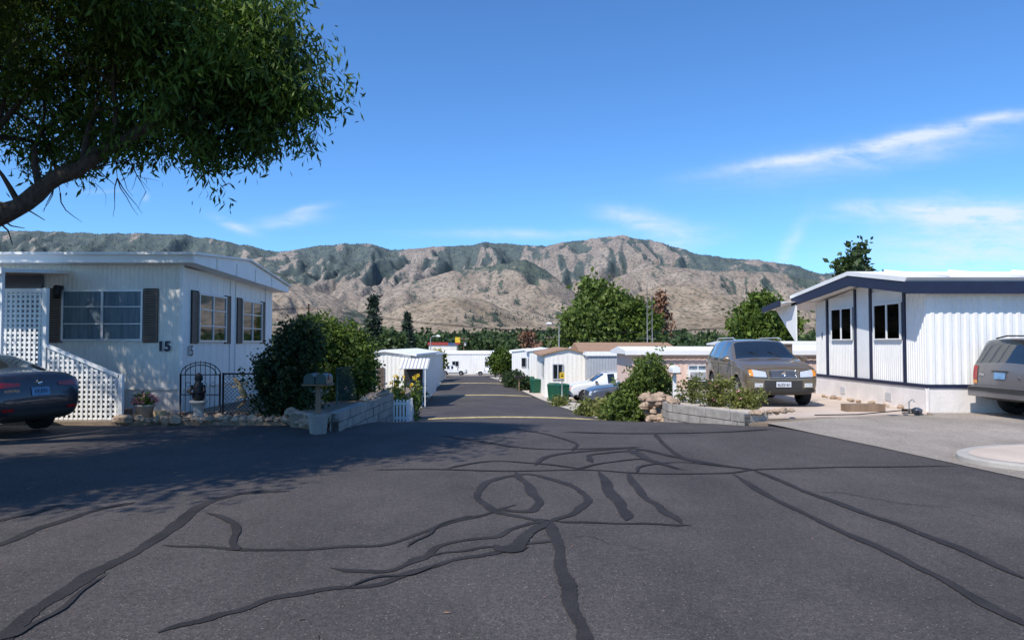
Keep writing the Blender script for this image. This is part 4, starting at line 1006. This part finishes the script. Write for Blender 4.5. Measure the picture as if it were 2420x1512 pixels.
def det_sed(E,b,patch,rect,surf):
    for sg in (-1,1):
        patch('x',-1,[(sg*.36,.86),(sg*.82,.84),(sg*.84,.95),(sg*.36,.92)],'red',.012)
        patch('y',sg,[(-2.1,.84),(-1.86,.90),(-1.86,.93),(-2.1,.95)],'red',.012)
        rect('x',-1,sg*.5,sg*.7,.45,.50,'red',.012)
    rect('x',-1,-.6,.6,.33,.44,'plastic',.012); rect('x',-1,-.17,.17,.70,.84,'plateblue',.014)
    p=surf('x',-1,0,.93); b.tube([(p.x-.0,0,.93),(p.x-.03,0,.93)],.045,'chrome',12)
    p=surf('x',-1,.55,.80); text('AVENTRO','model_badge',E,(p.x-.012,.52,.79),(math.radians(90),0,math.radians(-90)),.06,'chrome',.002)
    p=surf('x',-1,0,.77); text('1V E11','plate_text',E,(p.x-.02,0,.77),(math.radians(90),0,math.radians(-90)),.09,'navy',.001)
    mirrors(b,.65,.95,.89,'charcoal'); handles(b,surf,(-.2,-1.0),.84,'charcoal')
    for x in (.75,-.38,-1.15): gap(b,surf,x,.3,.9)
car('dark_sedan',SED,'charcoal',(-10.35,13.7,.01),(-.95,.32),(1.38,-1.30),.33,detail=det_sed)
car('white_crossover',SUV,'carwhite',(5.3,42.5,s(42.5)),(-1,-.15),(1.36,-1.30),.35,detail=det_gold)
def det_pick(E,b,patch,rect,surf):
    for sg in (-1,1): rect('x',1,sg*.5,sg*.8,.72,.90,'lamp',.012); rect('x',-1,sg*.75,sg*.86,.75,1.05,'red',.012)
    rect('x',1,-.42,.42,.70,.90,'plastic',.012); b.box(2.2,2.36,-.88,.88,.42,.60,'chrome'); mirrors(b,.6,1.1,.90,'black')
PICK=[(2.5,.42,.72,.72,.76,.60,'P'),(2.42,.36,.88,.86,.95,.74,'P'),(2.1,.34,.98,.9,1.05,.80,'P'),(1.4,.34,1.04,.91,1.12,.82,'P'),(1.0,.34,1.06,.92,1.16,.82,'W'),(.45,.34,1.08,.92,1.66,.68,'P'),(.35,.34,1.08,.92,1.68,.68,'G'),(-.5,.34,1.08,.92,1.70,.68,'P'),
 (-.75,.34,1.08,.92,1.66,.68,'R'),(-.85,.34,1.08,.92,1.12,.84,'P'),(-2.4,.36,1.08,.92,1.12,.86,'P'),(-2.5,.42,1.0,.9,1.04,.84,'P')]
car('grey_pickup_truck',PICK,'bluegrey',(5.8,33.5,s(33.5)),(-1,-.1),(1.55,-1.5),.38,detail=det_pick)
car('white_suv',SUV,'carwhite',(-9.9,126.5,s(126.5)+.14),(1,-.05),(1.36,-1.30),.36,detail=det_gold)
car('white_sedan',SED,'carwhite',(-3.9,126,s(126)+.14),(-1,.05),(1.38,-1.30),.33,detail=det_sed)
b=MB(); b.box(7.7,8.6,17.2,17.5,.035,.20,'wood'); b.box(7.75,8.55,17.24,17.46,.17,.205,'soil'); b.build('wooden_planter_box')
b=MB(); b.tube([(8.9,16.75,.03),(8.9,16.75,.30),(8.95,16.7,.36),(8.98,16.66,.30)],.018,'pole'); b.lathe([(0,0),(.10,0),(.12,.1),(.05,.15),(0,.15)],(9.05,16.7,.03),'z','bluegrey',12)
b.tube([(8.85+.18*math.cos(t),16.6+.1*math.sin(t),.05+.006*t) for t in np.linspace(0,18,60)]+[(7.6,16.4,.05),(6.6,16.3,.045)],.012,'black',5); b.build('garden_tap_and_hose')
b=MB()
for k in range(9): x=9.5; b.box(9.0+.0,9.03,24.0+k*.1,24.04+k*.1,.04,1.6,'brown')
for z in (.1,.8,1.55): b.box(8.98,8.999,23.95,24.9,z,z+.05,'brown')
b.build('carport_screen')

# ------------------------------------------------------------------ mountains
perm=rng.permutation(512); ga=rng.random(512)*2*np.pi
def pn(x,y,seed=0):
    xi=np.floor(x).astype(int); yi=np.floor(y).astype(int); xf=x-xi; yf=y-yi
    def g(ix,iy,dx,dy):
        h=ga[(perm[(ix+seed*37)%512]+iy)%512]; return np.cos(h)*dx+np.sin(h)*dy
    u=xf*xf*xf*(xf*(xf*6-15)+10); v=yf*yf*yf*(yf*(yf*6-15)+10)
    a=g(xi,yi,xf,yf)*(1-u)+g(xi+1,yi,xf-1,yf)*u; c=g(xi,yi+1,xf,yf-1)*(1-u)+g(xi+1,yi+1,xf-1,yf-1)*u
    return (a*(1-v)+c*v)*1.4
def ridged(x,y,oct=5,seed=1,soft=.09):
    t=0;a=1;nrm=0;wt=1
    for o in range(oct):
        p_=pn(x,y,seed+o); r=1-np.sqrt(p_*p_+soft*soft*(1 if o==0 else .6)); t=t+a*r*wt; wt=np.clip(r*1.3,0,1); nrm+=a; a*=.48; x=x*2.03+7; y=y*2.03+3
    return t/nrm
def sk(tab,u):
    t=np.array(tab,float); return np.interp(u,(t[:,0]-1210)/1760,(812-t[:,1])/1760)
LAY=[(8200,4600,[(-900,560),(-200,545),(0,540),(100,542),(250,548),(400,547),(480,556),(560,572),(650,590),(690,589),(740,578),(800,572),(860,571),(930,585),(980,585),(1050,577),(1130,570),(1200,568),(1290,577),(1350,565),(1420,556),(1470,553),(1540,563),(1600,580),(1650,597),(1720,605),(1800,612),(1880,622),(1940,645),(2000,640),(2200,660),(2600,690),(3400,700)]),
 (5600,3400,[(-900,640),(0,615),(300,605),(450,602),(560,614),(640,640),(720,668),(800,705),(860,745),(900,790),(1000,820),(3400,820)]),
 (6000,3300,[(-900,830),(820,830),(860,745),(900,700),(960,665),(1010,650),(1080,632),(1160,625),(1240,608),(1300,640),(1350,680),(1400,720),(1500,800),(3400,830)]),
 (6300,3400,[(-900,830),(1300,800),(1380,690),(1450,655),(1540,622),(1620,632),(1700,640),(1800,640),(1900,652),(2000,680),(2200,700),(3400,720)]),
 (3900,2200,[(-900,760),(0,740),(500,735),(640,760),(800,785),(880,765),(940,730),(1010,706),(1080,697),(1160,712),(1240,745),(1330,765),(1400,745),(1480,700),(1560,672),(1640,672),(1740,695),(1850,720),(1950,735),(2400,740),(3400,760)]),
 (2600,1600,[(-900,800),(600,790),(800,797),(950,780),(1100,770),(1250,772),(1400,785),(1700,780),(2400,790),(3400,800)])]
nu,nv=900,380
u=np.linspace(-.85,.9,nu); Yv=1500*(9600/1500)**np.linspace(0,1,nv)
UU,YY=np.meshgrid(u,Yv); XX=UU*YY
wx_=300*pn(XX/1400,YY/1400,60)+110*pn(XX/500,YY/500,61)
Uw=UU+.022*pn(XX/1100,YY/1100,9)+.010*pn(XX/420,YY/420,12)
h=np.full(UU.shape,-6.0); 
rd=ridged((XX+wx_)/760+.3,(YY+wx_)/1700,5,3); rf=ridged((XX+wx_)/280,(YY-wx_)/520,4,20)
rd=(rd-rd.min())/(rd.max()-rd.min()); rf=(rf-rf.min())/(rf.max()-rf.min())
for (yl,ys_,tab) in LAY:
    k=.25 if yl<8000 else .12
    us=UU*(1-k)+Uw*k
    v=sk(tab,us); ztop=v*yl+1.6
    t=np.clip((YY-ys_)/(yl-ys_),0,1); rise=t*t*(3-2*t)*.5+.5*t**1.15
    fall=np.clip(1-(YY-yl)/(2600 if yl>8000 else 1300),0,1)
    amp=np.clip(3.8*t*(1-t)+.03,0,.92)
    er=1-(.85*(1-rd)+.36*(1-rf))*amp
    z=ztop*rise*np.where(YY>yl,fall,1)*np.where(ztop>0,er.clip(.12,2),1)
    h=np.maximum(h,np.where(ztop>0,z,-6))
hp=np.pad(h,1,mode='edge'); h=(hp[:-2,1:-1]+hp[2:,1:-1]+hp[1:-1,:-2]+hp[1:-1,2:]+4*h)/8
h=h+10*pn(XX/130,YY/130,30)*np.clip((h)/150,0,1)+8*pn(XX/50,YY/50,33)*np.clip(h/150,0,1)
V=np.stack([XX,YY,h],-1).reshape(-1,3)
idx=np.arange(nu*nv).reshape(nv,nu)
F=np.stack([idx[:-1,:-1],idx[:-1,1:],idx[1:,1:],idx[1:,:-1]],-1).reshape(-1,4)
me=bpy.data.meshes.new('mountains'); me.vertices.add(len(V)); me.vertices.foreach_set('co',V.astype(np.float32).ravel())
me.loops.add(F.size); me.loops.foreach_set('vertex_index',F.astype(np.int32).ravel()); me.polygons.add(len(F)); me.polygons.foreach_set('loop_start',np.arange(0,F.size,4,dtype=np.int32))
me.polygons.foreach_set('use_smooth',np.ones(len(F),bool)); me.update(calc_edges=True)
gx=np.gradient(h,axis=1)/np.gradient(XX,axis=1)
veg=.12+.85*pn(XX/760,YY/1400,50)+.55*pn(XX/230,YY/330,51)+np.clip((h-560)/520,-.34,.46)+.9*(.55-rd)+.45*(.52-rf)+np.clip(-gx*.75,-.35,.45)+np.clip((-.16-UU)*2.2,0,.38)*(YY>5800)
at=me.attributes.new('veg','FLOAT','POINT'); at.data.foreach_set('value',veg.astype(np.float32).ravel())
mm,nt_,bs=nmat('mountain_ground'); N=nt_.nodes; L=nt_.links
geo=N.new('ShaderNodeNewGeometry'); av=N.new('ShaderNodeAttribute'); av.attribute_name='veg'
def mnoise(sc,det=6):
    n=N.new('ShaderNodeTexNoise'); n.inputs['Scale'].default_value=sc; n.inputs['Detail'].default_value=det; n.inputs['Roughness'].default_value=.65; L.new(geo.outputs['Position'],n.inputs['Vector']); return n.outputs['Fac']
def mm2(op,a,b_,clamp=False):
    n=N.new('ShaderNodeMath'); n.operation=op; n.use_clamp=clamp
    for i,x in enumerate((a,b_)):
        if isinstance(x,(int,float)): n.inputs[i].default_value=x
        else: L.new(x,n.inputs[i])
    return n.outputs[0]
def mixc(f_,a,b_):
    n=N.new('ShaderNodeMix'); n.data_type='RGBA'
    L.new(f_,n.inputs['Factor'])
    for i,x in ((6,a),(7,b_)):
        if isinstance(x,tuple): n.inputs[i].default_value=(*x,1)
        else: L.new(x,n.inputs[i])
    return n.outputs[2]
ct=mm2('MULTIPLY',mm2('SUBTRACT',mnoise(.004),.35),3.2,True)
tan=mixc(ct,(.225,.170,.115),(.37,.295,.215))
spk=mm2('MULTIPLY',mm2('SUBTRACT',mnoise(.045,4),.50),11,True)
tan=mixc(mm2('MULTIPLY',spk,.8),tan,(.075,.075,.048))
grn=mixc(mm2('MULTIPLY',mm2('SUBTRACT',mnoise(.02),.35),3,True),(.026,.044,.032),(.095,.118,.062))
vf=mm2('MULTIPLY',mm2('ADD',mm2('ADD',av.outputs['Fac'],mm2('MULTIPLY',mm2('SUBTRACT',mnoise(.012),.5),1.5)),-.08),4.5,True)
c_=mixc(mm2('MULTIPLY',vf,.9),tan,grn)
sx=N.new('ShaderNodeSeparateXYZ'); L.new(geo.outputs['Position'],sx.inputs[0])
haze_mix=mm2('MULTIPLY',mm2('SUBTRACT',sx.outputs[1],2500),.000036,True)
c_=mixc(haze_mix,c_,(.14,.21,.35))  # aerial haze painted into the base colour, bluer with distance
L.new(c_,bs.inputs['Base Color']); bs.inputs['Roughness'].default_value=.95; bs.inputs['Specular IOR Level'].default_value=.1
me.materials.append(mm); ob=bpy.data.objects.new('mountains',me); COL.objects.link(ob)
n=110000
iu=rng.integers(1,nu-2,n); iv=rng.integers(60,nv-2,n)
keep=(veg[iv,iu]+rng.normal(size=n)*.25>.30)&(h[iv,iu]>60)
iu,iv=iu[keep],iv[keep]; fu,fv=rng.random(len(iu)),rng.random(len(iu))
def bl(A): return (A[iv,iu]*(1-fu)+A[iv,iu+1]*fu)*(1-fv)+(A[iv+1,iu]*(1-fu)+A[iv+1,iu+1]*fu)*fv
bx,by,bz=bl(XX),bl(YY),bl(h); hh=rng.uniform(9,20,len(bx)); rr=hh*.24
n=len(bx); PV=np.zeros((n,5,3)); 
for k in range(4):
    a=k*math.pi/2+.5; PV[:,k,0]=bx+rr*math.cos(a); PV[:,k,1]=by+rr*math.sin(a); PV[:,k,2]=bz-3
PV[:,4,0]=bx;PV[:,4,1]=by;PV[:,4,2]=bz+hh
base=np.arange(n)[:,None,None]*5; F=(base+np.array([[0,1,4],[1,2,4],[2,3,4],[3,0,4]])[None]).reshape(-1,3)
me=bpy.data.meshes.new('mountain_pines'); me.vertices.add(5*n); me.vertices.foreach_set('co',PV.astype(np.float32).ravel()); me.loops.add(F.size); me.loops.foreach_set('vertex_index',F.astype(np.int32).ravel())
me.polygons.add(len(F)); me.polygons.foreach_set('loop_start',np.arange(0,F.size,3,dtype=np.int32)); me.update(calc_edges=True); me.materials.append(M['pine'])
ob=bpy.data.objects.new('mountain_pines',me); COL.objects.link(ob)
print('pines',n,'veg frac',float((veg>.1).mean()))
